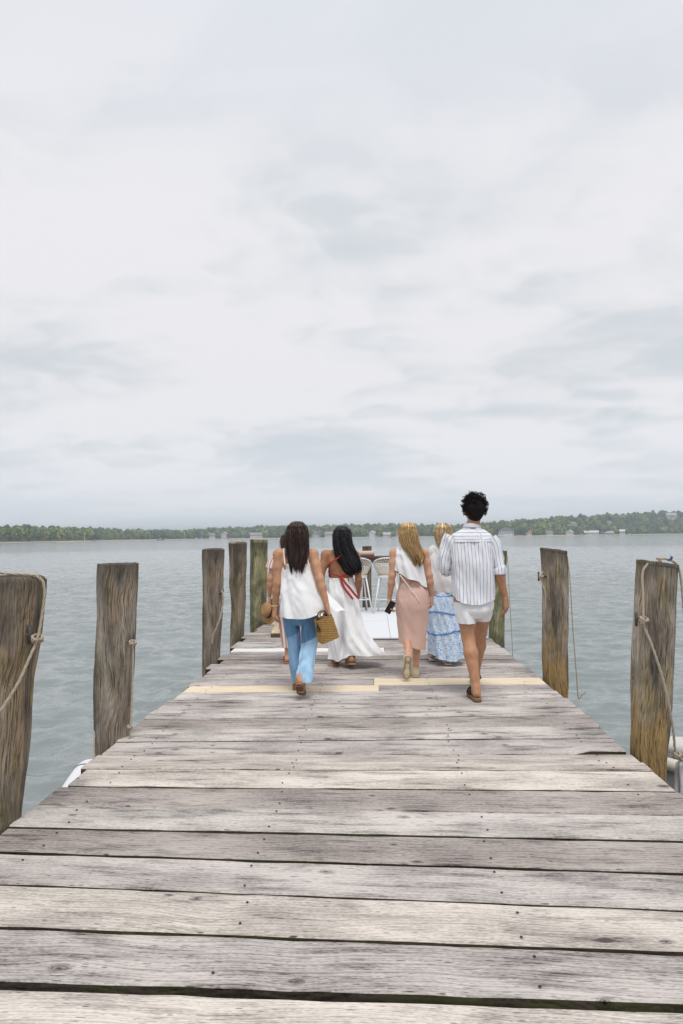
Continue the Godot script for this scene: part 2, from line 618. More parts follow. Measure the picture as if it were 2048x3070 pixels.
func make_pier() -> void:
	var pier := thing("pier", "long weathered grey wooden pier deck running out over the water", "pier")
	# seams between boards: [z on the pier's axis, slope across, half gap, tone of the board beyond it]
	var seams := [[-0.12, 0.0], [-0.425, 0.0], [-0.73, 0.004], [-1.03, 0.006], [-1.33, 0.01], [-1.63, 0.012], [-1.93, 0.015], [-2.230, 0.0172], [-2.531, 0.0344], [-2.828, 0.0457], [-3.124, 0.0398], [-3.419, 0.0250], [-3.717, 0.0219], [-4.029, 0.0043],
		[-4.345, -0.0054], [-4.495, -0.010], [-4.662, -0.0183], [-4.980, -0.0386], [-5.286, -0.0412], [-5.592, -0.0398], [-5.902, -0.0423], [-6.210, -0.0370], [-6.509, -0.0246], [-6.790, -0.0246], [-7.109, -0.0126], [-7.365, -0.008], [-7.622, -0.005], [-7.90, -0.004], [-8.17, -0.002],
		[-8.43, 0.0], [-8.719, 0.0], [-9.005, 0.0], [-9.30, 0.0], [-9.60, 0.002], [-9.90, 0.003], [-10.21, 0.0], [-10.51, 0.0], [-10.82, 0.0], [-11.12, 0.0], [-11.43, 0.0], [-11.73, 0.0], [-12.04, 0.0], [-12.34, 0.0], [-12.65, 0.0], [-12.95, 0.0], [-13.26, 0.0], [-13.56, 0.0], [-13.86, 0.0]]
	var more := []
	for k in 7:
		more.append([0.185 + 0.305 * (6 - k), 0.0])
	seams = more + seams
	# tone of the board beyond seam: 0 grey, 1 light grey, 2 cream, 3 dark grey
	var tones := {14: 0, 15: 2, 16: 0, 17: 3, 18: 1, 19: 3, 20: 2, 21: 2, 22: 2, 23: 0, 24: 1, 25: 3, 26: 1, 27: 0, 28: 1}
	var gaps := {13: 0.012, 14: 0.021, 15: 0.015, 16: 0.011, 17: 0.015, 18: 0.011, 19: 0.008, 20: 0.01, 21: 0.007, 22: 0.003, 23: 0.008, 24: 0.008}
	var nail := paint(0.035, 0.03, 0.028, 0.7)
	var gen := RandomNumberGenerator.new()
	gen.seed = 77
	for k in seams.size() - 1:
		var z: float = seams[k][0]
		var ga: float = gaps.get(k, 0.006)
		var gb: float = gaps.get(k + 1, 0.006)
		var left := -1.86 + gen.randf_range(-0.055, 0.045) + (-0.05 if z < -8.5 and z > -11.0 else 0.0)
		var right := 1.69 + gen.randf_range(-0.02, 0.025) - maxf(0.0, (-z - 6.0) * 0.022)
		var tone: int = tones.get(k, gen.randi_range(0, 3) if k < 28 else [0, 3, 0, 3][gen.randi_range(0, 3)])
		var tint: Color = [Color(0.94, 0.925, 0.918), Color(0.985, 0.975, 0.965), Color(1.0, 0.982, 0.955), Color(0.86, 0.835, 0.822)][tone]
		tint = tint * gen.randf_range(0.955, 1.0)
		tint.a = 1.0
		var tex: int = [0, 3, 6][gen.randi_range(0, 2)]
		if tone == 3:
			tex = [1, 4, 7][gen.randi_range(0, 2)]
		elif tone == 2:
			tex = [2, 5, 8][gen.randi_range(0, 2)]
		var y := gen.randf_range(-0.004, 0.004)
		if k in [16, 17]:
			right = 1.76
			left -= 0.06
		if k == 21 or k == 22:
			left = -1.9
		var pieces := [[left, right, tint]]
		var fresh := Color(1.0, 0.93, 0.78)
		if k == 29:
			pieces = [[left, 0.02, fresh], [0.024, right, Color(0.86, 0.85, 0.86)]]
		elif k == 30:
			pieces = [[left, -0.03, Color(0.9, 0.88, 0.88)], [-0.026, right, fresh]]
		elif k == 37:
			pieces = [[left, 0.1, Color(1, 1, 1)], [0.104, right, tint]]
		for q: Array in pieces:
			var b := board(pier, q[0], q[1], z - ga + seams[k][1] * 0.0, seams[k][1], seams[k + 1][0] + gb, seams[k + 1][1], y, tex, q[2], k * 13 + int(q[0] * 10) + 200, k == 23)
			if q[2] == fresh:
				b.material_override = fresh_wood
				b.set_meta("label", "new pale tan replacement plank")
			elif k == 37 and q[0] == left:
				b.material_override = paint(0.74, 0.73, 0.70, 0.7)
				b.set_meta("label", "white painted plank")
			var spots := []
			for x: float in [-1.62, -0.55, 0.52, 1.45]:
				if x > q[0] + 0.05 and x < q[1] - 0.05:
					for side: float in [0.22, 0.78]:
						if gen.randf() < 0.8:
							var xx := x + gen.randf_range(-0.022, 0.022)
							spots.append(Vector3(xx, y + 0.0035, lerpf(z + seams[k][1] * xx, seams[k + 1][0] + seams[k + 1][1] * xx, side + gen.randf_range(-0.06, 0.06))))
			if spots:
				nail_heads(b, spots, nail)
	var beam := paint(0.07, 0.06, 0.045, 0.95)
	for x: float in [-1.62, -0.55, 0.52, 1.45]:
		var mb := MB.new()
		mb.box(Vector3(x - 0.07, -0.3, -13.8), Vector3(x + 0.07, -0.054, 2.1))
		part("stringer", mb.flat(), beam, pier)
	for z: float in [-13.4, -10.6, -8.1, -5.6, -3.6, -1.0, 1.6]:
		var mb := MB.new()
		mb.box(Vector3(-1.78, -0.55, z - 0.1), Vector3(1.6, -0.302, z + 0.1))
		part("cross_beam", mb.flat(), beam, pier)


var fresh_wood: StandardMaterial3D
var post_mats := []


func make_post_pictures() -> void:
	var w := 512
	var h := 1024
	for s in 4:
		var a := streaks(s * 5 + 201, w, 60, w, h, 0.17, 4)
		var b := streaks(s * 5 + 202, w, 220, w, h, 0.2, 3)
		var c := streaks(s * 5 + 203, 90, 70, w, h, 0.045, 5)
		var d := streaks(s * 5 + 204, 256, 300, w, h, 0.02, 5)
		var e := streaks(s * 5 + 205, 60, 200, w, h, 0.03, 4)
		var k := streaks(s * 5 + 261, w, 14, w, h, 0.28, 2)
		var wav := streaks(s * 5 + 262, 64, 128, w, h, 0.035, 3)
		var out := PackedByteArray()
		out.resize(w * h * 3)
		var rel := PackedByteArray()
		rel.resize(w * h)
		var gen := RandomNumberGenerator.new()
		gen.seed = s + 9
		var fade := [Vector3(0.23, 0.185, 0.14), Vector3(0.24, 0.205, 0.165), Vector3(0.32, 0.27, 0.215), Vector3(0.24, 0.225, 0.14)][s] as Vector3
		var tan_ := [Vector3(0.34, 0.25, 0.15), Vector3(0.31, 0.235, 0.16), Vector3(0.40, 0.30, 0.17), Vector3(0.36, 0.325, 0.16)][s] as Vector3
		var pale := [Vector3(0.44, 0.37, 0.29), Vector3(0.42, 0.36, 0.3), Vector3(0.52, 0.45, 0.37), Vector3(0.5, 0.46, 0.29)][s] as Vector3
		for y in h:
			for x in w:
				var i := y * w + x
				var iw := y * w + posmod(x + int((wav[i] - 128) * 0.16), w)
				var f := a[iw] / 255.0 - 0.5
				var g := b[iw] / 255.0 - 0.5
				var p := c[i] / 255.0 - 0.5
				var q := d[i] / 255.0 - 0.5
				var col := fade.lerp(tan_, clampf(0.42 + q * 3.4 + p * 1.4, 0, 1))
				col = col.lerp(pale, clampf(f * 1.6 + p * 2.2, 0, 1))
				if s == 2:
					# the slant cut piles keep raw orange wood low down, with a ragged upper limit
					col = col.lerp(Vector3(0.42, 0.265, 0.1), clampf((735.0 - y) / 45.0 + p * 3.0 + f * 1.6, 0, 0.85))
				# black weathering stains in ragged patches
				var st := clampf((-p - 0.09 - q * 0.6) * 3.2, 0, 1)
				col = col.lerp(Vector3(0.035, 0.03, 0.027), st * 0.62)
				# moss
				col = col.lerp(Vector3(0.075, 0.085, 0.03), clampf((e[i] / 255.0 - 0.6) * (3.5 if s == 3 else 1.5), 0, 0.6))
				# the tops have weathered black, with ragged runs down the grain
				var crown := clampf((y - 965.0) / 40.0 + f * 2.0 + p * 2.2 + g * 0.8, 0, 1)
				col = col.lerp(Vector3(0.05, 0.044, 0.038), crown * 0.66)
				var crack := maxf(clampf((-f - 0.24) * 7.0, 0, 0.7), clampf((absf(k[iw] / 255.0 - 0.5) * -20.0 + 0.8 + q * 2.4), 0, 0.72))
				col *= (1.0 - crack) * (0.95 + g * 0.65)
				var cc := Color(clampf(col.x, 0, 1), clampf(col.y, 0, 1), clampf(col.z, 0, 1)).linear_to_srgb()
				out[i * 3] = cc.r8
				out[i * 3 + 1] = cc.g8
				out[i * 3 + 2] = cc.b8
				rel[i] = int(clampf(0.6 + f * 0.8 + g * 0.4 - crack * 0.6, 0, 1) * 255)
		var m := textured(Image.create_from_data(w, h, false, Image.FORMAT_RGB8, out), 0.92)
		m.heightmap_enabled = true
		m.heightmap_texture = ImageTexture.create_from_image(grey(rel, w, h))
		m.heightmap_scale = 1.0
		post_mats.append(m)


# a driven timber pile; prof: [[y, centre x, radius], ...] from the water up; cut: slope of the sawn top
func piling(label: String, z: float, prof: Array, mat: int, s: int, cut := 0.0) -> MeshInstance3D:
	var mb := MB.new()
	var n1 := noise(s, 1.1, 3)
	var n2 := noise(s + 1, 5.0, 3)
	var lowest: Array = prof[0]
	var top: Array = prof[-1]
	var base := Vector3(lowest[1], 0, z)
	var rings := [[Vector3(0, -2.6, 0), lowest[2], lowest[2]]]
	for p: Array in prof:
		rings.append([Vector3(p[1] - base.x, p[0], 0), p[2], p[2]])
	var x: float = top[1] - base.x
	var r: float = top[2]
	var h: float = top[0]
	if cut == 0.0:
		h += 0.012
		rings[-1][0].y = h - 0.03
		rings.append([Vector3(x, h - 0.005, 0), r * 0.97, r * 0.97])
		rings.append([Vector3(x, h + 0.012, 0), r * 0.9, r * 0.9])
		rings.append([Vector3(x, h + 0.019, 0), r * 0.72, r * 0.72])
		rings.append([Vector3(x, h + 0.022, 0), 0.004, 0.004])
	else:
		rings.append([Vector3(x, h + 0.004, 0), r * 0.985, r * 0.985])
		rings.append([Vector3(x, h + 0.006, 0), r * 0.5, r * 0.5])
		rings.append([Vector3(x, h + 0.006, 0), 0.004, 0.004])
	var bend := func(p: Vector3, a: float, _t: float, o: Vector3) -> Vector3:
		var d := n1.get_noise_3d(cos(a), sin(a), p.y * 0.75) * 0.026 + n2.get_noise_3d(cos(a) * 1.4, sin(a) * 1.4, p.y * 0.35) * 0.01
		d += 0.01 * -pow(maxf(0.0, n2.get_noise_3d(cos(a) * 3.5, sin(a) * 3.5, p.y * 0.12)), 0.8)
		var q := p + o * d * clampf((p - Vector3(x, p.y, 0)).length() / r, 0, 1)
		if p.y > h - 0.25:
			q.y -= cut * (p.x - x) * smoothstep(h - 0.2, h, p.y) + n2.get_noise_3d(p.x * 3.0, 2.0, p.z * 3.0) * 0.006 * smoothstep(h - 0.05, h, p.y)
		return q
	loft(mb, rings, 48, 9, bend, true, Vector2(1, 0.252))
	var o := part("piling", mb.smooth(), post_mats[mat], self)
	o.position = base
	tag(o, label, "piling", "timber pilings along the pier")
	return o


# ---------------------------------------------------------------- far shore
# bearings in degrees from the pier's axis, positive to the right
const SHORE := [[-80, 380], [-45, 430], [-29, 560], [-26, 620], [-19, 850], [-12, 950], [-2, 860], [5.4, 850], [9.7, 800], [15.5, 830], [20.4, 1000], [24, 1080], [40, 900], [80, 700]]
const CREST := [[-80, 13], [-29, 14], [-22.5, 14], [-19, 12.5], [-16, 12.5], [-12, 17.5], [0, 18.5], [5.4, 16], [9.7, 18], [12, 21], [15.5, 25], [20, 32], [22.5, 35.5], [24, 35], [40, 31], [80, 22]]


func table(t: Array, x: float) -> float:
	for i in t.size() - 1:
		if x <= t[i + 1][0]:
			return lerpf(t[i][1], t[i + 1][1], smoothstep(0, 1, clampf((x - t[i][0]) / (t[i + 1][0] - t[i][0]), 0, 1)))
	return t[-1][1]


func land_height(deg: float, off: float) -> float:
	var top := table(CREST, deg) - 9.5
	var roll := fine.get_noise_2d(deg * 3.0, off * 0.05) * 1.5
	if off < 8.0:
		return off / 8.0 * 0.9
	return 0.9 + (top + roll) * smoothstep(8.0, 190.0, off) * clampf((off - 8.0) / 20.0, 0, 1) + smoothstep(8.0, 30.0, off) * 0.6


func ashore(deg: float, off: float) -> Vector3:
	var d := table(SHORE, deg) + off
	var a := deg_to_rad(deg)
	return Vector3(sin(a) * d, WATER_Y + land_height(deg, maxf(off, 0.0)), -cos(a) * d)


func make_land() -> void:
	var sand := MB.new()
	var soil := MB.new()
	var offs := [8.0, 14.0, 30.0, 60.0, 100.0, 150.0, 200.0, 300.0, 500.0]
	var cols := 0
	var deg := -80.0
	while deg <= 80.0:
		var wob := fine.get_noise_1d(deg * 9.0) * 3.0
		for o: float in [-12.0, 0.0, 4.0, 8.5]:
			var p := ashore(deg, o + wob)
			if o < 0.0:
				p.y = WATER_Y - 0.8
			sand.add(p)
		for o: float in offs:
			var p := ashore(deg, o + (wob if o < 20.0 else 0.0))
			soil.add(p)
		cols += 1
		deg += 0.4
	sand.grid(0, cols, 4)
	soil.grid(0, cols, offs.size())
	tag(part("beach", sand.smooth(), paint(0.46, 0.38, 0.27, 0.95), self), "", "", "", "structure")
	tag(part("hillside", soil.smooth(), paint(0.062, 0.075, 0.03, 0.95), self), "", "", "", "structure")


func crown_mesh(s: int, w: float, h: float, low: float) -> ArrayMesh:
	var mb := MB.new()
	var gen := RandomNumberGenerator.new()
	gen.seed = s
	var lobes := []
	for k in 9:
		var a := gen.randf() * TAU
		var y := gen.randf()
		var wide := sin(PI * clampf(0.18 + y * 0.75, 0, 1))
		lobes.append([Vector3(cos(a) * w * 0.3 * wide, low + (h - low) * (0.12 + 0.72 * y), sin(a) * w * 0.3 * wide), w * gen.randf_range(0.17, 0.27)])
	for l: Array in lobes:
		for q in 46:
			var d := Vector3(gen.randfn(), gen.randfn() * 0.85, gen.randfn()).normalized()
			var p: Vector3 = l[0] + d * l[1] * gen.randf_range(0.6, 1.06)
			var sz := gen.randf_range(0.45, 0.95)
			var e1 := d.cross(Vector3(gen.randfn(), gen.randfn(), gen.randfn())).normalized()
			var e2 := d.cross(e1).normalized()
			e1 = (e1 + d * gen.randf_range(-0.7, 0.7)).normalized() * sz
			e2 = (e2 + d * gen.randf_range(-0.7, 0.7)).normalized() * sz
			var g := gen.randf_range(0.85, 1.15)
			var c := Color(g * gen.randf_range(0.92, 1.1), g, g * gen.randf_range(0.85, 1.05))
			var n := mb.v.size()
			mb.add(p - e1, Vector2.ZERO, c)
			mb.add(p + e2 * 0.8, Vector2.ZERO, c)
			mb.add(p + e1 * 1.1, Vector2.ZERO, c)
			mb.add(p - e2, Vector2.ZERO, c)
			mb.quad(n, n + 1, n + 2, n + 3)
	return mb.flat()


func trunk_mesh(s: int, h: float) -> ArrayMesh:
	var mb := MB.new()
	var gen := RandomNumberGenerator.new()
	gen.seed = s
	var top := Vector3(gen.randf_range(-0.4, 0.4), h * 0.75, gen.randf_range(-0.4, 0.4))
	tube(mb, [Vector3(0, -0.8, 0), top * 0.5, top], 0.32, 6, 2, 0.35)
	for k in 4:
		var a := gen.randf() * TAU
		var f := top * gen.randf_range(0.4, 0.85)
		tube(mb, [f, f + Vector3(cos(a) * 1.0, 0.8, sin(a) * 1.0), f + Vector3(cos(a) * 1.9, 1.9, sin(a) * 1.9)], 0.14, 5, 1, 0.3)
	return mb.smooth()


func make_woods() -> void:
	var crowns := []
	var trunks := []
	for k in 6:
		var h := [9.5, 8.5, 10.5, 7.5, 9.0, 11.0][k] as float
		crowns.append(crown_mesh(300 + k, [8.5, 9.0, 7.5, 8.0, 10.0, 6.5][k], h, h * 0.12))
		trunks.append(trunk_mesh(400 + k, h))
	var greens := [Vector3(0.2, 0.275, 0.07), Vector3(0.14, 0.21, 0.07), Vector3(0.29, 0.315, 0.08), Vector3(0.1, 0.16, 0.09), Vector3(0.2, 0.205, 0.085), Vector3(0.31, 0.345, 0.09)]
	var words := ["mid green", "deep green", "yellow green", "dark bluish green", "brownish green", "pale fresh green"]
	var leaf := []
	for g: Vector3 in greens:
		var m := paint(g.x, g.y, g.z, 0.9, 0.3)
		m.vertex_color_use_as_albedo = true
		leaf.append(m)
	var bark := paint(0.09, 0.075, 0.06, 0.95)
	var gen := RandomNumberGenerator.new()
	gen.seed = 31
	# the trees along the water's edge stand out one by one
	var deg := -33.0
	while deg < 28.0:
		var d := table(SHORE, deg)
		var off := gen.randf_range(13.0, 24.0)
		var k := gen.randi_range(0, 5)
		var g := gen.randi_range(0, 5)
		var side := "left shore" if deg < -15.5 else ("middle shore" if deg < 7.0 else "right shore")
		var t := thing("shore_tree", "%s rounded tree in the front row of the %s" % [words[g], side], "tree", ashore(deg, off), "%s trees of the %s front row" % [words[g], side])
		t.rotation.y = gen.randf() * TAU
		var s := gen.randf_range(0.5, 1.1)
		t.scale = Vector3(s * gen.randf_range(0.9, 1.15), s, s * gen.randf_range(0.9, 1.15))
		part("crown", crowns[k], leaf[g], t)
		part("trunk", trunks[k], bark, t)
		deg += rad_to_deg(gen.randf_range(4.5, 8.0) / d)
	# the woods behind read as one mass
	var wood := thing("woodland", "", "", Vector3.ZERO)
	tag(wood, "dense mixed green woods covering the low hills across the water", "woods", "", "stuff")
	var lots := []
	for k in 6:
		lots.append([[], []])
	for row in 15:
		deg = -62.0
		while deg < 62.0:
			var off := 24.0 + row * 15.0 + gen.randf_range(-6.0, 6.0)
			var d := table(SHORE, deg) + off
			var k := gen.randi_range(0, 5)
			var patchy := fine.get_noise_2d(deg * 12.0, off * 0.6)
			var g: Vector3 = greens[clampi(int((patchy + 0.5) * 3.5 + gen.randf_range(0.0, 2.5)), 0, 5)]
			var s := gen.randf_range(0.6, 1.2)
			var bs := Basis(Vector3.UP, gen.randf() * TAU).scaled(Vector3(s * 1.1, s, s * 1.1))
			lots[k][0].append(Transform3D(bs, ashore(deg, off)))
			lots[k][1].append(Color(g.x, g.y, g.z) * gen.randf_range(0.85, 1.15))
			deg += rad_to_deg(gen.randf_range(6.0, 10.5) / d)
	for k in 6:
		var mm := MultiMesh.new()
		mm.transform_format = MultiMesh.TRANSFORM_3D
		mm.use_colors = true
		mm.mesh = crowns[k]
		mm.instance_count = lots[k][0].size()
		for i in mm.instance_count:
			mm.set_instance_transform(i, lots[k][0][i])
			mm.set_instance_color(i, lots[k][1][i])
		var o := MultiMeshInstance3D.new()
		o.name = "tree_crowns"
		o.multimesh = mm
		o.material_override = vpaint(0.9, 0.3)
		wood.add_child(o, true)


func house(label: String, deg: float, off: float, w: float, h: float, dp: float, wall: Vector3, roof: Vector3, hip := false, lift := 0.0, turn := 0.0, stack := false) -> void:
	var at := ashore(deg, off)
	at.y += lift
	var t := thing("house", label, "house", at)
	t.rotation.y = -deg_to_rad(deg) + turn
	var mb := MB.new()
	mb.box(Vector3(-w / 2, -2.0, -dp / 2), Vector3(w / 2, h, dp / 2))
	var walls := part("wall", mb.flat(), paint(wall.x, wall.y, wall.z, 0.8), t)
	mb = MB.new()
	var e := 0.45
	var rise := minf(w, dp) * 0.42
	var a := Vector3(-w / 2 - e, h + 0.02, dp / 2 + e)
	var b := Vector3(w / 2 + e, h + 0.02, dp / 2 + e)
	var c := Vector3(w / 2 + e, h + 0.02, -dp / 2 - e)
	var d := Vector3(-w / 2 - e, h + 0.02, -dp / 2 - e)
	var inset := dp * 0.45 if hip else 0.0
	var r1 := Vector3(-w / 2 - e + inset, h + rise, 0)
	var r2 := Vector3(w / 2 + e - inset, h + rise, 0)
	mb.face([a, r1, r2, b])
	mb.face([c, r2, r1, d])
	mb.face([d, r1, a])
	mb.face([b, r2, c])
	mb.face([a, b, c, d])
	var rf := part("roof", mb.flat(), paint(roof.x, roof.y, roof.z, 0.8), t)
	if stack:
		mb = MB.new()
		mb.box(Vector3(w * 0.08, h * 0.9, -0.5), Vector3(w * 0.08 + 0.9, h + rise + 1.1, 0.5))
		part("chimney", mb.flat(), paint(0.3, 0.11, 0.07), rf)
	var glass := paint(0.03, 0.04, 0.05, 0.15)
	var storeys := 2 if h > 4.6 else 1
	var count := maxi(2, int(w / 2.6))
	for s in storeys:
		for i in count:
			var x := -w / 2 + w * (i + 0.5) / count
			var y := h * (s + 0.3) / storeys
			mb = MB.new()
			mb.box(Vector3(x - 0.5, y, dp / 2 - 0.05), Vector3(x + 0.5, y + h / storeys * 0.48, dp / 2 + 0.04))
			part("window", mb.flat(), glass, walls)


func hull(mb: MB, length: float, beam: float, free: float, c := Color.WHITE) -> void:
	var rings := []
	for i in 9:
		var f := i / 8.0
		var w := beam * 0.5 * (0.82 if f < 0.05 else clampf(sin(PI * (0.5 - 0.5 * pow(f, 2.2))), 0.02, 1.0))
		rings.append([Vector3(length * (f - 0.5), 0, 0), w, free * (1.0 + 0.25 * f)])
	var first := mb.v.size()
	for r: Array in rings:
		var p: Vector3 = r[0]
		for q: Array in [[-1.0, 1.0], [-0.9, 0.45], [-0.5, -0.1], [0.0, -0.35], [0.5, -0.1], [0.9, 0.45], [1.0, 1.0]]:
			mb.add(p + Vector3(0, q[1] * r[2], q[0] * r[1]), Vector2.ZERO, c)
	mb.grid(first, 9, 7)
	for i in 8:
		mb.quad(first + i * 7, first + (i + 1) * 7, first + (i + 1) * 7 + 6, first + i * 7 + 6)
	for k in range(1, 6):
		mb.tri(first, first + k + 1, first + k)


func boat(label: String, deg: float, out: float, length: float, kind: String, turn: float, tone := Vector3(0.75, 0.76, 0.77)) -> void:
	var d := table(SHORE, deg) - out
	var at := Vector3(sin(deg_to_rad(deg)) * d, WATER_Y, -cos(deg_to_rad(deg)) * d)
	var t := thing("sailboat" if kind == "sail" else "motorboat", label, "sailboat" if kind == "sail" else "motorboat", at, "boats moored off the far shore")
	t.rotation.y = turn
	var mb := MB.new()
	hull(mb, length, length * 0.3, length * 0.1)
	part("hull", mb.flat(), paint(tone.x, tone.y, tone.z, 0.4), t)
	var white := paint(0.75, 0.75, 0.74, 0.5)
	mb = MB.new()
	if kind == "sail":
		mb.box(Vector3(-length * 0.12, length * 0.1, -length * 0.08), Vector3(length * 0.18, length * 0.16, length * 0.08))
		part("cabin", mb.flat(), white, t)
		mb = MB.new()
		tube(mb, [Vector3(length * 0.05, 0, 0), Vector3(length * 0.05, length * 1.35, 0)], 0.2, 6, 1, 0.7)
		part("mast", mb.smooth(), paint(0.7, 0.68, 0.62, 0.5), t)
		mb = MB.new()
		tube(mb, [Vector3(length * 0.05, length * 0.22, 0), Vector3(-length * 0.36, length * 0.22, 0)], 0.16, 6, 1)
		part("boom", mb.smooth(), paint(0.2, 0.28, 0.4, 0.8), t)
	else:
		mb.box(Vector3(-length * 0.2, length * 0.1, -length * 0.1), Vector3(length * 0.15, length * 0.24, length * 0.1))
		var cab := part("cabin", mb.flat(), white, t)
		mb = MB.new()
		mb.box(Vector3(-length * 0.18, length * 0.165, -length * 0.103), Vector3(length * 0.153, length * 0.215, length * 0.103))
		part("window", mb.flat(), paint(0.03, 0.035, 0.05, 0.15), cab)
		mb = MB.new()
		mb.box(Vector3(-length * 0.24, length * 0.27, -length * 0.11), Vector3(length * 0.1, length * 0.285, length * 0.11))
		for x: float in [-0.22, 0.08]:
			mb.box(Vector3(length * (x - 0.006), length * 0.24, -length * 0.006), Vector3(length * (x + 0.006), length * 0.27, length * 0.006))
		part("hardtop", mb.flat(), white, t)


func make_far_things() -> void:
	var white := Vector3(0.6, 0.59, 0.57)
	var slate := Vector3(0.11, 0.11, 0.13)
	var shingle := Vector3(0.22, 0.2, 0.18)
	house("large white waterfront house with a dark hip roof and brick chimney", 10.75, 12, 16, 4.6, 9, white, slate, true, 0.6, 0.1, true)
	house("small house with a red roof between hedges on the right shore", 12.5, 14, 6.5, 3.2, 6, Vector3(0.62, 0.58, 0.55), Vector3(0.34, 0.12, 0.08), false, 0.4, 0.3)
	house("low pale cottage with grey roof right of the red roofed house", 14.1, 14, 8, 2.4, 6, Vector3(0.6, 0.6, 0.6), shingle, false, 0.2, 0.4)
	house("white gabled cottage at the water's edge left of the boatyard sheds", 15.7, 11, 8.5, 2.8, 7, white, Vector3(0.45, 0.45, 0.45), false, 0.2, 1.3)
	house("white gabled house high among the trees above the white cottage", 15.9, 62, 9, 5.0, 7, white, shingle, false, 4.5, 0.8)
	house("large white house near the top of the right hill", 23.0, 120, 14, 5.5, 9, white, Vector3(0.4, 0.38, 0.36), false, 5.5, 0.2)
	house("small pale house half way up the right hill", 18.6, 75, 5, 3.5, 5, Vector3(0.6, 0.58, 0.55), shingle, false, 6.0, 0.4)
	house("white gabled house left of the bright gabled house on the middle shore", -13.55, 16, 8, 3.2, 7, Vector3(0.55, 0.54, 0.52), shingle, false, 1.5, 0.2)
	house("bright gabled house standing clear of the middle shore trees", -12.5, 15, 9, 4.2, 7, white, Vector3(0.4, 0.38, 0.35), false, 2.2, 1.2)
	house("long low pale house behind the green topped piling", -9.9, 14, 17, 2.8, 7, Vector3(0.58, 0.55, 0.5), Vector3(0.33, 0.28, 0.24), false, 1.8, 0.1)
	house("grey house between the two dark haired women", -4.9, 14, 9, 3.6, 7, Vector3(0.45, 0.45, 0.46), slate, false, 1.6, 0.4)
	house("low grey house right of the gap between the dark haired women", -3.8, 14, 11, 3.0, 7, Vector3(0.5, 0.5, 0.5), Vector3(0.3, 0.28, 0.27), false, 1.4, -0.2)
	house("tall white boathouse at the marina", -0.2, 9, 6, 5.2, 7, white, Vector3(0.62, 0.62, 0.62), false, 0.3, 1.2)
	house("wide pale marina shed right of the white boathouse", 1.0, 12, 9, 2.6, 7, Vector3(0.5, 0.5, 0.5), Vector3(0.45, 0.42, 0.4), false, 0.2, 0.1)
	house("grey roofed marina shed nearest the pink skirt's wearer", 2.1, 12, 8, 3.0, 7, Vector3(0.6, 0.58, 0.56), Vector3(0.4, 0.36, 0.34), false, 0.3, 0.6)
	house("long white boatyard shed on the right shore", 17.3, 5, 16, 2.6, 6, Vector3(0.62, 0.62, 0.62), Vector3(0.6, 0.6, 0.6), false, 0.3, 0.05)
	house("low pinkish boatyard shed beside the long white shed", 18.5, 5, 14, 2.0, 6, Vector3(0.5, 0.45, 0.43), Vector3(0.45, 0.38, 0.36), false, 0.2, 0.0)
	house("tall white boatyard shed at the right end of the sheds", 19.55, 5, 6.5, 4.0, 6, white, Vector3(0.65, 0.65, 0.65), false, 0.3, 0.05)
	boat("sailboat with a bare mast left of the white cruiser", -15.78, 60, 7.0, "sail", 0.5)
	boat("sailboat with the tallest mast right of the white cruiser", -14.35, 60, 8.5, "sail", 0.3)
	boat("sailboat with bare mast behind the green topped piling", -11.0, 40, 8.0, "sail", 2.6)
	boat("sailboat with bare mast before the white marina boathouse", -0.6, 40, 7.5, "sail", 0.2)
	boat("sailboat between the two dark haired women", -5.0, 60, 6.5, "sail", 0.4)
	boat("white cabin cruiser moored between two sailboats", -14.75, 55, 8.5, "motor", 0.4)
	boat("dark workboat off the left end of the middle shore", -17.6, 60, 8.0, "motor", 0.2, Vector3(0.16, 0.18, 0.22))
	boat("small cream launch near the middle shore", -12.9, 60, 4.5, "motor", 1.2, Vector3(0.6, 0.55, 0.42))
	boat("white motor yacht in front of the large waterfront house", 10.3, 40, 11.5, "motor", 0.15)
	for k in 5:
		boat(["white launch nearest the marina boathouse", "white launch second from the marina boathouse", "blue grey launch in the middle of the marina row", "white launch fourth from the marina boathouse", "white launch at the right end of the marina row"][k], 0.2 + k * 0.52, 22, 6.0, "motor", 0.3 * k, Vector3(0.7, 0.7, 0.7) if k != 2 else Vector3(0.3, 0.35, 0.42))
	for k in 4:
		boat(["white launch left of the boatyard sheds", "grey launch before the long white shed", "white launch before the pinkish shed", "white launch right of the boatyard sheds"][k], 16.6 + k * 1.15, 18, 7.0, "motor", 0.1 + k, Vector3(0.66, 0.66, 0.66))
	# jetty of floats on the left shore
	var j := thing("jetty", "low grey jetty along the far left shore", "jetty", Vector3.ZERO)
	for k in 14:
		var p := ashore(-31.0 + k * 0.42, -26.0)
		var mb := MB.new()
		mb.box(Vector3(-1.9, -0.5, -1.2), Vector3(1.9, 0.55, 1.2), Transform3D(Basis(Vector3.UP, -deg_to_rad(-31.0 + k * 0.42) + 0.25), Vector3(p.x, WATER_Y, p.z)))
		part("float", mb.flat(), paint(0.42, 0.4, 0.37, 0.9), j)
	for q: Array in [[15.1, 6.0, "white pole beside the white gabled cottage"], [-23.4, 6.0, "white pole on the left beach"]]:
		var mb := MB.new()
		tube(mb, [Vector3(0, -0.5, 0), Vector3(0, 8.0, 0)], 0.22, 6, 1, 0.7)
		mb.box(Vector3(-0.35, 7.4, -0.1), Vector3(0.35, 7.7, 0.1))
		var o := part("pole", mb.flat(), paint(0.66, 0.66, 0.66), self)
		o.position = ashore(q[0], q[1])
		tag(o, q[2], "pole")


# ---------------------------------------------------------------- things on the pier
var rope_mat: StandardMaterial3D


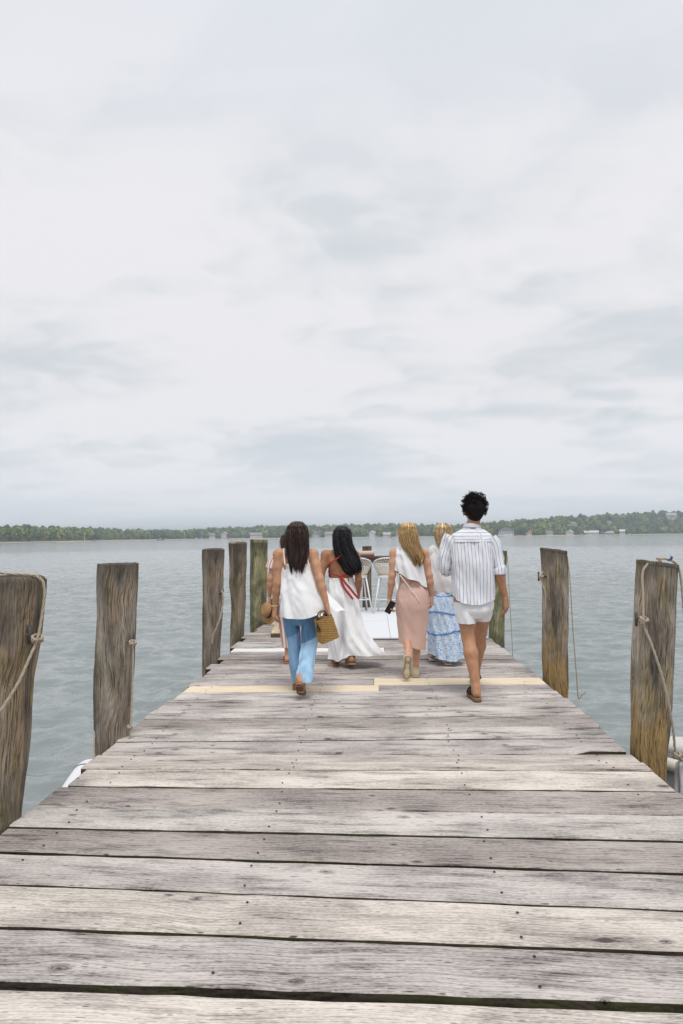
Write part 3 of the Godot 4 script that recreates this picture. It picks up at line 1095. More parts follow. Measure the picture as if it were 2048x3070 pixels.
func rope_thing(label: String, at: Vector3, pts: Array, r: float, knots := []) -> Node3D:
	var mb := MB.new()
	var moved := []
	for p: Vector3 in pts:
		moved.append(p - at)
	rope(mb, moved, r)
	for k: Array in knots:
		var c: Vector3 = k[0] - at
		var q: float = k[1]
		for e in 3:
			var turned := []
			var up := Vector3(0.3 * (e - 1), 1, 0.4 * (e - 1)).normalized()
			var ax := up.cross(Vector3.BACK).normalized()
			var az := up.cross(ax)
			for s in 10:
				var a := TAU * s / 9.0
				turned.append(c + up * (e - 1) * q * 0.45 + ax * cos(a) * q + az * sin(a) * q)
			rope(mb, turned, r)
	var o := part("rope", mb.smooth(), rope_mat, self)
	o.position = at
	tag(o, label, "rope", "mooring ropes on the pilings")
	return o


func make_pilings() -> void:
	var l1 := piling("thick dark topped piling at the left frame edge with rope draped over it", -3.55, [[-1.3, -2.115, 0.165], [-0.03, -2.05, 0.16], [0.33, -2.015, 0.16], [0.706, -1.99, 0.16], [0.973, -1.957, 0.16], [1.245, -1.93, 0.155]], 0, 41)
	var l2 := piling("grey brown piling second on the left, beside the white fender", -5.05, [[-1.3, -2.0, 0.125], [-0.1, -1.976, 0.127], [0.2, -1.963, 0.13], [0.67, -1.942, 0.139], [1.25, -1.928, 0.15]], 1, 52)
	var l3 := piling("mossy grey piling third on the left with a loose rope end", -8.4, [[-1.3, -2.05, 0.105], [0, -2.036, 0.107], [0.5, -2.02, 0.12], [0.9, -2.008, 0.128], [1.3, -1.995, 0.133]], 1, 63)
	piling("gnarled piling with a waist, fourth on the left", -10.2, [[-1.3, -2.09, 0.105], [-0.05, -2.08, 0.104], [0.4, -2.057, 0.105], [0.7, -2.07, 0.122], [1.0, -2.06, 0.135], [1.365, -2.055, 0.143]], 0, 74)
	piling("olive green flat topped piling, farthest on the left side", -12.0, [[-1.3, -2.08, 0.14], [0, -2.07, 0.142], [0.7, -2.06, 0.15], [1.37, -2.047, 0.157]], 3, 85, 0.03)
	var r1 := piling("thick slant cut piling nearest on the right with a diagonal rope", -4.85, [[-1.3, 1.82, 0.11], [-0.2, 1.855, 0.112], [0.1, 1.876, 0.122], [0.4, 1.9, 0.13], [0.75, 1.921, 0.129], [1.23, 1.95, 0.127]], 2, 96, 0.15)
	var r2 := piling("slant cut brown piling second on the right", -7.2, [[-1.3, 1.83, 0.12], [-0.1, 1.845, 0.122], [0.3, 1.853, 0.13], [0.76, 1.861, 0.137], [1.27, 1.853, 0.13]], 2, 107, 0.14)
	piling("greenish piling behind the man in the striped shirt", -9.9, [[-1.3, 1.71, 0.11], [-0.1, 1.722, 0.111], [0.6, 1.745, 0.11], [1.2, 1.768, 0.11]], 3, 118)
	piling("dark piling at the pier's far end behind the bar stools", -13.97, [[-1.3, -0.175, 0.09], [0, -0.175, 0.09], [0.6, -0.17, 0.09], [1.22, -0.165, 0.091]], 0, 129)
	# iron pins that hold the ropes
	var iron := paint(0.06, 0.055, 0.05, 0.6)
	for q: Array in [[l1, Vector3(0.3, 0.97, 0.06)], [l2, Vector3(0.2, 0.72, 0.06)], [l3, Vector3(0.165, 0.78, 0.06)], [r1, Vector3(-0.04, 0.88, 0.1)], [r2, Vector3(-0.14, 1.03, 0.08)]]:
		var mb := MB.new()
		var p: Vector3 = q[1]
		var dir := signf(p.x)
		tube(mb, [p - Vector3(dir * 0.09, 0, 0.02), p + Vector3(dir * 0.02, 0, 0)], 0.011, 8, 1)
		tube(mb, [p + Vector3(dir * 0.015, -0.045, 0), p + Vector3(dir * 0.015, 0.05, 0)], 0.01, 8, 1)
		part("cleat", mb.smooth(), iron, q[0])
	rope_thing("tan rope draped over the left frame edge piling and sagging across its face", Vector3(-1.95, 0, -3.45),
		[Vector3(-2.14, 1.2, -3.5), Vector3(-2.05, 1.292, -3.5), Vector3(-1.9, 1.29, -3.49), Vector3(-1.775, 1.275, -3.51), Vector3(-1.738, 1.21, -3.52), Vector3(-1.752, 1.06, -3.52), Vector3(-1.765, 0.95, -3.5), Vector3(-1.785, 0.86, -3.46), Vector3(-1.83, 0.72, -3.41), Vector3(-1.93, 0.55, -3.36), Vector3(-2.06, 0.42, -3.38), Vector3(-2.2, 0.36, -3.5)], 0.0076, [[Vector3(-1.765, 0.95, -3.5), 0.024]])
	rope_thing("rope hanging down the right side of the second left piling", Vector3(-1.8, 0, -5.0), [Vector3(-1.80, 0.72, -4.98), Vector3(-1.785, 0.70, -4.96), Vector3(-1.782, 0.6, -4.96), Vector3(-1.79, 0.3, -4.96), Vector3(-1.803, 0.07, -4.96), Vector3(-1.82, -0.05, -4.98), Vector3(-1.88, -0.2, -5.02)], 0.0075, [[Vector3(-1.785, 0.70, -4.96), 0.022], [Vector3(-1.804, 0.09, -4.96), 0.014]])
	rope_thing("loose pale rope end hanging on the third left piling", Vector3(-1.92, 0, -8.28), [Vector3(-1.875, 0.82, -8.3), Vector3(-1.855, 0.74, -8.28), Vector3(-1.87, 0.6, -8.275), Vector3(-1.895, 0.48, -8.262), Vector3(-1.945, 0.35, -8.262), Vector3(-1.98, 0.27, -8.272), Vector3(-1.995, 0.18, -8.28)], 0.0115)
	rope_thing("heavy rope running diagonally down the nearest right piling", Vector3(1.9, 0, -4.72),
		[Vector3(1.99, 1.27, -4.87), Vector3(1.9, 1.262, -4.8), Vector3(1.85, 1.25, -4.76), Vector3(1.815, 1.19, -4.75), Vector3(1.808, 1.05, -4.73), Vector3(1.802, 0.94, -4.72), Vector3(1.80, 0.85, -4.71), Vector3(1.84, 0.72, -4.69), Vector3(1.9, 0.52, -4.69), Vector3(1.95, 0.3, -4.70), Vector3(1.985, 0.12, -4.73), Vector3(2.01, -0.02, -4.76), Vector3(2.09, -0.09, -4.8), Vector3(2.2, -0.16, -4.85)], 0.0085, [[Vector3(1.802, 0.88, -4.71), 0.026], [Vector3(2.015, -0.03, -4.76), 0.024]])
	rope_thing("slack rope falling to the water right of the nearest right piling", Vector3(2.1, 0, -4.8),
		[Vector3(1.95, 1.29, -4.85), Vector3(2.04, 1.275, -4.82), Vector3(2.085, 1.2, -4.8), Vector3(2.1, 0.9, -4.78), Vector3(2.12, 0.5, -4.78), Vector3(2.135, 0.25, -4.78), Vector3(2.14, 0.12, -4.78), Vector3(2.12, 0.02, -4.78), Vector3(2.105, -0.08, -4.8)], 0.009, [[Vector3(2.14, 0.13, -4.78), 0.02]])
	rope_thing("rope looped on the cleat of the second right piling", Vector3(1.71, 0, -7.1), [Vector3(1.72, 1.08, -7.12), Vector3(1.69, 1.03, -7.1), Vector3(1.705, 0.95, -7.09), Vector3(1.73, 0.86, -7.08), Vector3(1.728, 0.7, -7.09)], 0.008, [[Vector3(1.695, 1.03, -7.1), 0.02]])
	rope_thing("thin line running down behind the second right piling to a hook", Vector3(2.02, 0, -7.15), [Vector3(1.985, 1.24, -7.18), Vector3(2.0, 1.0, -7.15), Vector3(2.015, 0.5, -7.14), Vector3(2.04, 0.05, -7.14), Vector3(2.055, -0.21, -7.14), Vector3(2.09, -0.18, -7.14), Vector3(2.13, -0.15, -7.14)], 0.006)
	rope_thing("thin line beside the greenish piling behind the man", Vector3(1.9, 0, -9.85), [Vector3(1.885, 1.15, -9.85), Vector3(1.9, 0.6, -9.84), Vector3(1.92, 0.1, -9.84), Vector3(1.93, -0.35, -9.84)], 0.0055)
	var mb := MB.new()
	flesh(mb, [[Vector3.ZERO, Vector3(0.012, 0.03, 0), 0.012, 0.014], [Vector3(0, 0.012, 0), Vector3(-0.022, -0.01, 0), 0.009, 0.006], [Vector3(0.012, 0.03, 0), Vector3(0.0, 0.05, 0), 0.008, 0.004]], 0.004, 0.006)
	var clip := part("rope_clip", mb.smooth(), paint(0.03, 0.075, 0.19, 0.6), self)
	clip.position = Vector3(2.035, 1.278, -4.82)
	clip.scale = Vector3.ONE * 0.6
	tag(clip, "small blue clip tying the rope on top of the slant cut piling", "clip")


func make_fender() -> void:
	var t := thing("fender", "long white boat fender hanging below the left deck edge", "fender", Vector3(-2.03, -0.28, -4.45))
	var mb := MB.new()
	var a := Vector3(0.0, 0.13, -0.42)
	var b := Vector3(0.01, -0.12, 0.42)
	var rings := []
	for q: Array in [[-0.02, 0.012], [0.0, 0.035], [0.05, 0.075], [0.13, 0.1], [0.3, 0.105], [0.7, 0.105], [0.87, 0.1], [0.95, 0.075], [1.0, 0.035], [1.02, 0.012]]:
		rings.append([a.lerp(b, q[0]), q[1], q[1]])
	loft(mb, rings, 24, 4, none, false, Vector2(1, 1), 0, TAU, none, 3)
	part("body", mb.smooth(), paint(0.74, 0.74, 0.76, 0.45), t)
	for f: float in [0.16, 0.62]:
		mb = MB.new()
		var c := a.lerp(b, f)
		loft(mb, [[c, 0.1055, 0.1055], [c + (b - a) * 0.006, 0.1075, 0.1075], [c + (b - a) * 0.012, 0.1055, 0.1055]], 24, 2, none, false)
		part("seam", mb.smooth(), paint(0.12, 0.12, 0.14, 0.6), t)
	rope_thing("short line holding the white fender to the second left piling", Vector3(-2.03, 0, -4.9), [Vector3(-2.03, -0.15, -4.88), Vector3(-2.06, -0.05, -4.93), Vector3(-2.075, 0.08, -4.99), Vector3(-2.075, 0.1, -5.03)], 0.007)


func make_dinghy() -> void:
	var t := thing("dinghy", "grey white dinghy moored at the right edge behind the nearest piling", "dinghy", Vector3(3.25, -1.05, -5.35))
	t.rotation.y = PI - 0.12
	var mb := MB.new()
	hull(mb, 2.5, 1.2, 0.62)
	part("hull", mb.smooth(), paint(0.4, 0.4, 0.41, 0.5), t)
	mb = MB.new()
	tube(mb, [Vector3(-1.25, 0.66, 0.5), Vector3(0.0, 0.7, 0.6), Vector3(0.7, 0.76, 0.42), Vector3(1.24, 0.79, 0.02)], 0.05, 8, 5)
	tube(mb, [Vector3(-1.25, 0.66, -0.5), Vector3(0.0, 0.7, -0.6), Vector3(0.7, 0.76, -0.42), Vector3(1.24, 0.79, -0.02)], 0.05, 8, 5)
	part("gunwale", mb.smooth(), paint(0.6, 0.55, 0.48, 0.6), t)
	mb = MB.new()
	flesh(mb, [[Vector3(0.5, 0.8, 0.0), Vector3(1.15, 0.9, 0.0), 0.2, 0.08, Vector3(1, 0.55, 1)], [Vector3(0.2, 0.85, 0.0), Vector3(0.7, 0.98, 0.0), 0.2, 0.1, Vector3(1, 0.6, 1)]], 0.025, 0.08)
	part("cover", mb.smooth(), paint(0.56, 0.54, 0.52, 0.9), t)
	# a rolled sail cloth hangs from the bow
	mb = MB.new()
	var n := noise(888, 3.0, 3)
	var bend := func(p: Vector3, a: float, _t: float, o: Vector3) -> Vector3:
		return p + o * (n.get_noise_3d(cos(a) * 0.5, p.y * 0.6, sin(a) * 0.5) * 0.05 + 0.012 * sin(a * 3.0 + p.y * 6.0))
	loft(mb, [[Vector3(0, 0.0, 0), 0.02, 0.02], [Vector3(0.0, -0.07, 0), 0.035, 0.04], [Vector3(0.005, -0.25, 0), 0.055, 0.05], [Vector3(0.01, -0.42, 0), 0.075, 0.06], [Vector3(0.02, -0.52, 0), 0.105, 0.05], [Vector3(0.045, -0.63, 0), 0.08, 0.02], [Vector3(0.065, -0.72, 0), 0.012, 0.008]], 22, 6, bend)
	var o := part("sail_cloth", mb.smooth(), paint(0.57, 0.55, 0.55, 0.9), self)
	o.position = Vector3(2.075, -0.1, -4.84)
	tag(o, "grey rolled sail cloth hanging at the dinghy's bow", "cloth")


func make_platform() -> void:
	var p := thing("platform", "white painted low platform of panels laid on the pier's far end", "platform", Vector3(0.2, 0, -11.7))
	var white := paint(0.70, 0.71, 0.74, 0.55)
	var edge := paint(0.10, 0.045, 0.04, 0.8)
	for q: Array in [[-1.2, 0.2, -9.68, -11.58], [0.205, 1.56, -9.68, -11.58], [-1.2, 0.2, -11.59, -13.78], [0.205, 1.54, -11.59, -13.78]]:
		var mb := MB.new()
		mb.box(Vector3(q[0] - 0.2, 0.016, q[3] + 11.7), Vector3(q[1] - 0.2, 0.032, q[2] + 11.7))
		part("panel", mb.flat(), white, p)
		mb = MB.new()
		mb.box(Vector3(q[0] - 0.2 + 0.003, 0.004, q[3] + 11.7 + 0.003), Vector3(q[1] - 0.2 - 0.003, 0.0158, q[2] + 11.7 - 0.001))
		part("base_board", mb.flat(), edge, p)
	# sloping wooden ramp
	var t := thing("ramp", "small sloping tan wooden ramp on the left of the far deck", "ramp", Vector3(-1.33, 0.005, -10.7))
	var mb := MB.new()
	var ends := [Vector3(0, 0.045, 0.75), Vector3(0, 0.4, -0.65)]
	for k in 3:
		var x0 := -0.2 + k * 0.142
		mb = MB.new()
		var s := atan2(ends[1].y - ends[0].y, ends[0].z - ends[1].z)
		mb.box(Vector3(x0, -0.035, -0.72), Vector3(x0 + 0.137, 0.0, 0.72), Transform3D(Basis(Vector3.RIGHT, s), (ends[0] + ends[1]) * 0.5 + Vector3(0, 0.012, 0)))
		part("board", mb.flat(), board_material(5, Color(1.0, 0.93, 0.8), k == 1), t)
	mb = MB.new()
	mb.box(Vector3(-0.2, 0.0, 0.72), Vector3(0.222, 0.05, 0.775))
	part("front_edge", mb.flat(), paint(0.1, 0.075, 0.05, 0.9), t)
	for x: float in [-0.19, 0.17]:
		mb = MB.new()
		var n := mb.v.size()
		for dx: float in [0.0, 0.04]:
			mb.add(Vector3(x + dx, 0.0, 0.7))
			mb.add(Vector3(x + dx, 0.0, -0.66))
			mb.add(Vector3(x + dx, 0.355, -0.66))
		mb.tri(n, n + 2, n + 1)
		mb.tri(n + 3, n + 4, n + 5)
		mb.quad(n, n + 1, n + 4, n + 3)
		mb.quad(n + 1, n + 2, n + 5, n + 4)
		mb.quad(n + 2, n, n + 3, n + 5)
		part("side", mb.flat(), paint(0.22, 0.16, 0.1, 0.9), t)


func stool(label: String, at: Vector3, turn: float) -> void:
	var t := thing("bar_stool", label, "bar stool", at, "white lattice bar stools")
	t.rotation.y = turn
	var white := paint(0.74, 0.74, 0.75, 0.45)
	var cane := paint(0.66, 0.6, 0.5, 0.7)
	var mb := MB.new()
	var legs := [[Vector3(0.15, 0.66, 0.15), Vector3(0.25, 0.0, 0.24)], [Vector3(-0.15, 0.66, 0.15), Vector3(-0.25, 0.0, 0.24)], [Vector3(0.14, 0.66, -0.14), Vector3(0.22, 0.0, -0.22)], [Vector3(-0.14, 0.66, -0.14), Vector3(-0.22, 0.0, -0.22)]]
	for l: Array in legs:
		mb = MB.new()
		tube(mb, [l[0], l[1]], 0.016, 8, 1, 0.8)
		part("leg", mb.smooth(), white, t)
	mb = MB.new()
	var ring := []
	for q: Array in [[0, 1], [1, 3], [3, 2], [2, 0]]:
		var a: Vector3 = legs[q[0]][0].lerp(legs[q[0]][1], 0.62)
		var b: Vector3 = legs[q[1]][0].lerp(legs[q[1]][1], 0.62)
		tube(mb, [a, b], 0.011, 6, 1)
	part("footrest", mb.smooth(), white, t)
	mb = MB.new()
	tube(mb, [Vector3(0.16, 0.665, 0.16), Vector3(-0.16, 0.665, 0.16), Vector3(-0.16, 0.665, -0.16), Vector3(0.16, 0.665, -0.16), Vector3(0.16, 0.665, 0.16)], 0.012, 6, 4)
	part("seat_frame", mb.smooth(), white, t)
	# bucket shell: seat, then a back that rises toward +z, woven below and open lattice above
	var shell := func(a: float, f: float) -> Vector3:
		# a round the back from -1 (left) to 1 (right); f from seat (0) to rim (1)
		var th := a * 1.75
		var r := lerpf(0.13, 0.27, pow(f, 0.6))
		var tall := 0.34 * (0.35 + 0.65 * cos(a * 1.25) ** 1.0)
		return Vector3(sin(th) * r, 0.68 + tall * pow(f, 1.35), cos(th) * r * 0.9 - 0.01)
	mb = MB.new()
	loft(mb, [[Vector3(0, 0.672, 0), 0.19, 0.18], [Vector3(0, 0.69, 0), 0.2, 0.19], [Vector3(0, 0.7, 0), 0.18, 0.17], [Vector3(0, 0.695, 0), 0.005, 0.005]], 28, 3, none, true, Vector2(1, 1), 0, TAU, none, 1)
	part("seat", mb.smooth(), cane, t)
	mb = MB.new()
	var n := 26
	for j in n + 1:
		for i in 7:
			mb.add(shell.call(-1.0 + 2.0 * j / n, i / 6.0 * 0.68), Vector2(j * 0.5, i))
	mb.grid(0, n + 1, 7)
	part("woven_shell", mb.smooth(), cane, t)
	mb = MB.new()
	for j in 20:
		for way: float in [-1.0, 1.0]:
			var pts := []
			for i in 4:
				var f := 0.66 + i / 3.0 * 0.34
				pts.append(shell.call(clampf(-1.0 + 2.0 * (j + 0.5) / 20 + way * (i - 1.5) / 3.0 * 0.16, -1, 1), f))
			tube(mb, pts, 0.0055, 5, 1)
	part("lattice", mb.smooth(), cane, t)
	mb = MB.new()
	var rim := []
	for j in 17:
		rim.append(shell.call(-1.0 + 2.0 * j / 16, 1.0))
	tube(mb, rim, 0.013, 8, 2)
	var low := []
	for j in 17:
		low.append(shell.call(-1.0 + 2.0 * j / 16, 0.67))
	tube(mb, low, 0.008, 6, 2)
	part("rim", mb.smooth(), white, t)


func make_furniture() -> void:
	stool("white lattice bar stool partly behind the dark haired woman in white", Vector3(-0.345, 0.032, -12.9), 0.15)
	stool("white lattice bar stool beside the woman in the pink skirt", Vector3(0.24, 0.032, -12.9), -0.1)
	var t := thing("bar_table", "long reddish brown bar table behind the white stools", "table", Vector3(0.1, 0.032, -13.42))
	var wood := paint(0.11, 0.045, 0.032, 0.55)
	var mb := MB.new()
	mb.box(Vector3(-0.95, 1.005, -0.24), Vector3(0.95, 1.035, 0.24))
	part("tabletop", mb.flat(), wood, t)
	mb = MB.new()
	mb.box(Vector3(-0.9, 0.91, 0.19), Vector3(0.9, 1.003, 0.215))
	mb.box(Vector3(-0.9, 0.91, -0.215), Vector3(0.9, 1.003, -0.19))
	part("apron", mb.flat(), wood, t)
	for x: float in [-0.9, -0.3, 0.87]:
		for z: float in [-0.185, 0.15]:
			mb = MB.new()
			mb.box(Vector3(x, 0.0, z), Vector3(x + 0.035, 0.908, z + 0.035))
			part("leg", mb.flat(), wood, t)
	# padded roll on the table
	mb = MB.new()
	var rings := []
	for q: Array in [[-0.155, 0.03], [-0.15, 0.046], [-0.13, 0.052], [0.13, 0.052], [0.15, 0.046], [0.155, 0.03]]:
		rings.append([Vector3(q[0], 0.053, 0), q[1], q[1]])
	loft(mb, rings, 16, 3, none, false, Vector2(1, 1), 0, TAU, none, 3)
	var o := part("bolster", mb.smooth(), paint(0.56, 0.45, 0.36, 0.85), self)
	o.position = Vector3(-0.17, 1.067, -13.36)
	tag(o, "beige roll cushion lying on the bar table", "cushion")


# ---------------------------------------------------------------- people
var cloth_white: StandardMaterial3D


func v3(x: float, y: float, z: float) -> Vector3:
	return Vector3(x, y, z)


# skin of a whole figure from its joints; facing -z
func figure(parent: Node, j: Dictionary, skin: Material) -> void:
	var mb := MB.new()
	var g: float = j.get("girth", 1.0)
	var sl: Vector3 = j.sl
	var sr: Vector3 = j.sr
	var mid := (sl + sr) * 0.5
	var hips: Vector3 = (j.hl + j.hr) * 0.5
	var cov: float = j.get("cover", 1.0) * g
	var leg: float = j.get("legs", 1.0) * g
	var cw: float = j.get("chest", 0.125)
	var ww: float = j.get("waist", 0.112)
	var hw: float = j.get("hip", 0.14)
	var flat := v3(1, 1, 0.7)
	var neck: Vector3 = j.neck
	var head: Vector3 = j.head
	var mw := mid.lerp(hips, 0.58)
	var bones := [
		[neck + v3(0, -0.03, 0.005), head + v3(0, -0.06, 0.012), 0.052 * g, 0.05 * g],
		[neck + v3(0, -0.02, 0.005), mid.lerp(sl, 0.6) + v3(0, 0.005, 0), 0.05 * g, 0.04 * cov],
		[neck + v3(0, -0.02, 0.005), mid.lerp(sr, 0.6) + v3(0, 0.005, 0), 0.05 * g, 0.04 * cov],
		[sl, sr, 0.05 * cov, 0.05 * cov],
		[mid + v3(0, -0.075, 0), mid.lerp(hips, 0.35), cw, cw * 0.95, flat],
		[mid.lerp(hips, 0.3), mw, cw * 0.9, ww, flat],
		[mw, hips + v3(0, 0.02, 0), ww, hw, v3(1, 1, 0.76)],
		[mid.lerp(sl, 0.5) + v3(0, -0.07, 0.045), mid.lerp(sl, 0.45) + v3(0, -0.14, 0.045), 0.038 * cov, 0.032 * cov],
		[mid.lerp(sr, 0.5) + v3(0, -0.07, 0.045), mid.lerp(sr, 0.45) + v3(0, -0.14, 0.045), 0.038 * cov, 0.032 * cov],
		[j.hl + v3(0.01, -0.03, 0.045), j.hl + v3(0.01, -0.05, 0.04), 0.07, 0.066],
		[j.hr + v3(-0.01, -0.03, 0.045), j.hr + v3(-0.01, -0.05, 0.04), 0.07, 0.066],
		[sl, (sl as Vector3).lerp(j.el, 0.45), 0.05 * cov, 0.043 * cov], [(sl as Vector3).lerp(j.el, 0.45), j.el, 0.043 * cov, 0.034 * g],
		[j.el, (j.el as Vector3).lerp(j.wl, 0.3), 0.034 * g, 0.037 * g], [(j.el as Vector3).lerp(j.wl, 0.3), j.wl, 0.037 * g, 0.024 * g],
		[sr, (sr as Vector3).lerp(j.er, 0.45), 0.05 * cov, 0.043 * cov], [(sr as Vector3).lerp(j.er, 0.45), j.er, 0.043 * cov, 0.034 * g],
		[j.er, (j.er as Vector3).lerp(j.wr, 0.3), 0.034 * g, 0.037 * g], [(j.er as Vector3).lerp(j.wr, 0.3), j.wr, 0.037 * g, 0.024 * g]]
	for s: Array in [[j.hl, j.kl, j.al, j.heell, j.toel], [j.hr, j.kr, j.ar, j.heelr, j.toer]]:
		var k: Vector3 = s[1]
		var a: Vector3 = s[2]
		var calf := k.lerp(a, 0.3) + v3(0, 0, 0.016)
		bones.append([s[0] + v3(0, -0.03, 0), k, 0.078 * leg, 0.05 * leg])
		bones.append([k, calf, 0.049 * leg, 0.053 * leg])
		bones.append([calf, a, 0.053 * leg, 0.031 * (leg + g) * 0.5])
		var heel: Vector3 = s[3]
		var toe: Vector3 = s[4]
		var f := (toe - heel).normalized()
		var up := (a - heel.lerp(toe, 0.25)).normalized()
		bones.append([a, heel + f * 0.035 + up * 0.035, 0.033 * g, 0.032])
		bones.append([heel + f * 0.03 + up * 0.034, heel.lerp(toe, 0.7) + up * 0.024, 0.03, 0.027])
		bones.append([a + f * 0.02, heel.lerp(toe, 0.68) + up * 0.025, 0.03, 0.026])
		bones.append([heel.lerp(toe, 0.7) + up * 0.022 + v3(0.015, 0, 0), toe + up * 0.016 - f * 0.02 + v3(0.012, 0, 0), 0.02, 0.013])
		bones.append([heel.lerp(toe, 0.7) + up * 0.022 - v3(0.015, 0, 0), toe + up * 0.016 - f * 0.03 - v3(0.016, 0, 0), 0.02, 0.013])
	flesh(mb, bones, 0.0115, 0.024)
	# head with brow, nose, cheeks, chin and ears
	var q: float = j.get("headsize", 1.0)
	var face := []
	for b: Array in [
		[v3(0, 0.018, 0.012), v3(0, 0.018, -0.018), 0.084, 0.082, v3(0.93, 1.14, 1.0)],
		[v3(0, -0.045, -0.035), v3(0, -0.088, -0.062), 0.06, 0.033, v3(1, 1, 0.95)],
		[v3(0.03, -0.03, -0.058), v3(-0.03, -0.03, -0.058), 0.035, 0.035],
		[v3(0.03, 0.022, -0.078), v3(-0.03, 0.022, -0.078), 0.017, 0.017],
		[v3(0, 0.005, -0.096), v3(0, -0.032, -0.11), 0.008, 0.013], [v3(0.011, -0.036, -0.102), v3(-0.011, -0.036, -0.102), 0.009, 0.009],
		[v3(0.02, -0.062, -0.092), v3(-0.02, -0.062, -0.092), 0.008, 0.008], [v3(0.016, -0.07, -0.091), v3(-0.016, -0.07, -0.091), 0.008, 0.008],
		[v3(0.078, 0.012, 0.0), v3(0.081, -0.022, -0.004), 0.014, 0.01], [v3(-0.078, 0.012, 0.0), v3(-0.081, -0.022, -0.004), 0.014, 0.01],
		[v3(0, -0.05, 0.01), v3(0, -0.13, 0.012), 0.052, 0.05]]:
		var c := b.duplicate()
		c[0] = head + b[0] * q
		c[1] = head + b[1] * q
		c[2] = b[2] * q
		c[3] = b[3] * q
		face.append(c)
	flesh(mb, face, 0.007, 0.014)
	for h: Array in j.get("hands", []):
		flesh(mb, hand(h[0], h[1], h[2], h[3], h[4], g), 0.005, 0.006)
	var o := part("body", mb.smooth(), skin, parent)
	for s: float in [-1.0, 1.0]:
		var ball := SphereMesh.new()
		ball.radius = 0.011 * q
		ball.height = 0.022 * q
		ball.radial_segments = 12
		ball.rings = 8
		part("eye", ball, eye_mat, o).position = head + v3(s * 0.031, -0.002, -0.084) * q


var eye_mat: StandardMaterial3D


func skin_of(r: float, g: float, b: float, rough: float, spec: float) -> StandardMaterial3D:
	var n := streaks(int(r * 1000), 128, 128, 128, 128, 0.05, 5)
	var m := textured(ramp(n, 128, 128, [[0.1, r * 0.9, g * 0.8, b * 0.74], [0.5, r * 1.08, g, b * 0.95], [0.9, r * 1.18, g * 1.14, b * 1.1]]), rough)
	m.metallic_specular = spec
	m.uv1_triplanar = true
	m.uv1_scale = Vector3(3, 2, 3)
	m.subsurf_scatter_enabled = true
	m.subsurf_scatter_strength = 0.08
	return m


# palm, four fingers and a thumb: w wrist, d toward the fingertips, n the way the fingers curl, c toward the thumb
func hand(w: Vector3, d: Vector3, n: Vector3, c: Vector3, curl: float, g: float) -> Array:
	d = d.normalized()
	n = (n - d * n.dot(d)).normalized()
	c = (c - d * c.dot(d) - n * c.dot(n)).normalized()
	var out := []
	for k in 3:
		out.append([w + d * 0.005 + c * (k - 1) * 0.012 * g, w + d * 0.08 * g + c * (k - 1) * 0.026 * g, 0.019 * g, 0.0145 * g])
	var long := [0.068, 0.077, 0.072, 0.056]
	for k in 4:
		var p := w + d * (0.083 - absf(k - 1.2) * 0.004) * g + c * (0.03 - k * 0.02) * g
		var r := (0.0095 - 0.0004 * k) * g
		var turn := curl * (0.5 + 0.1 * k)
		for s in 3:
			var e := d * cos(turn) + n * sin(turn)
			var l: float = long[k] * [0.44, 0.32, 0.24][s] * g
			out.append([p, p + e * l, r, r * 0.93])
			p += e * l
			r *= 0.92
			turn += curl * 0.75
	var p := w + d * 0.026 * g + c * 0.026 * g + n * 0.004
	var e := (d * 0.75 + c * 0.55 + n * 0.3 * (0.4 + curl)).normalized()
	out.append([w + d * 0.012 + c * 0.01, p, 0.017 * g, 0.014 * g])
	out.append([p, p + e * 0.036 * g, 0.013 * g, 0.0105 * g])
	p += e * 0.036 * g
	e = (d * 0.85 + c * 0.12 + n * 0.5 * (0.3 + curl)).normalized()
	out.append([p, p + e * 0.028 * g, 0.0105 * g, 0.0085 * g])
	return out


# cloth folds: count folds round, growing from a0 at the first ring to a1 at the last, with wrinkles
func folds(count: float, a0: float, a1: float, s: int, wrinkle := 0.004, lean := 0.0) -> Callable:
	var n := noise(s, 1.0, 3)
	var ph := s * 1.7
	return func(p: Vector3, a: float, t: float, o: Vector3) -> Vector3:
		var amp := lerpf(a0, a1, pow(t, 1.2))
		var b := a + lean * t
		var w := sin(count * b + ph + 1.3 * sin(b + ph)) * 0.6 + sin(roundf(count * 1.63) * b + ph * 2.0 + t * 2.0) * 0.4
		var d := amp * w + wrinkle * (0.3 - absf(n.get_noise_3d(p.x * 7.0 + p.y * 2.2, p.y * 1.7, p.z * 7.0)) * 1.6) * 1.3
		return p + o * d


# a shoe sole as an outlined slab; heel and toe are its ends on the ground side
func sole(mb: MB, heel: Vector3, toe: Vector3, up: Vector3, th: float, wide := 1.0) -> void:
	var f := (toe - heel).normalized()
	var l := heel.distance_to(toe)
	var side := f.cross(up).normalized()
	up = side.cross(f).normalized()
	var outline := []
	for q: Array in [[0.0, 0.0], [0.015, 0.55], [0.06, 0.85], [0.15, 0.92], [0.4, 0.85], [0.62, 1.1], [0.75, 1.2], [0.88, 1.0], [0.96, 0.62], [1.0, 0.0]]:
		outline.append(q)
	for k in range(8, 0, -1):
		outline.append([outline[k][0], -outline[k][1]])
	var n := mb.v.size()
	var count := outline.size()
	for lv: float in [0.0, 0.15, 0.85, 1.0]:
		for q: Array in outline:
			var inset := 0.94 if lv == 0.0 or lv == 1.0 else 1.0
			mb.add(heel + f * (0.5 + (q[0] - 0.5) * inset) * l + side * q[1] * 0.036 * wide * inset + up * th * lv)
	for r in 3:
		for k in count:
			mb.quad(n + r * count + k, n + r * count + (k + 1) % count, n + (r + 1) * count + (k + 1) % count, n + (r + 1) * count + k)
	for k in range(1, count - 1):
		mb.tri(n, n + k + 1, n + k)
		mb.tri(n + 3 * count, n + 3 * count + k, n + 3 * count + k + 1)


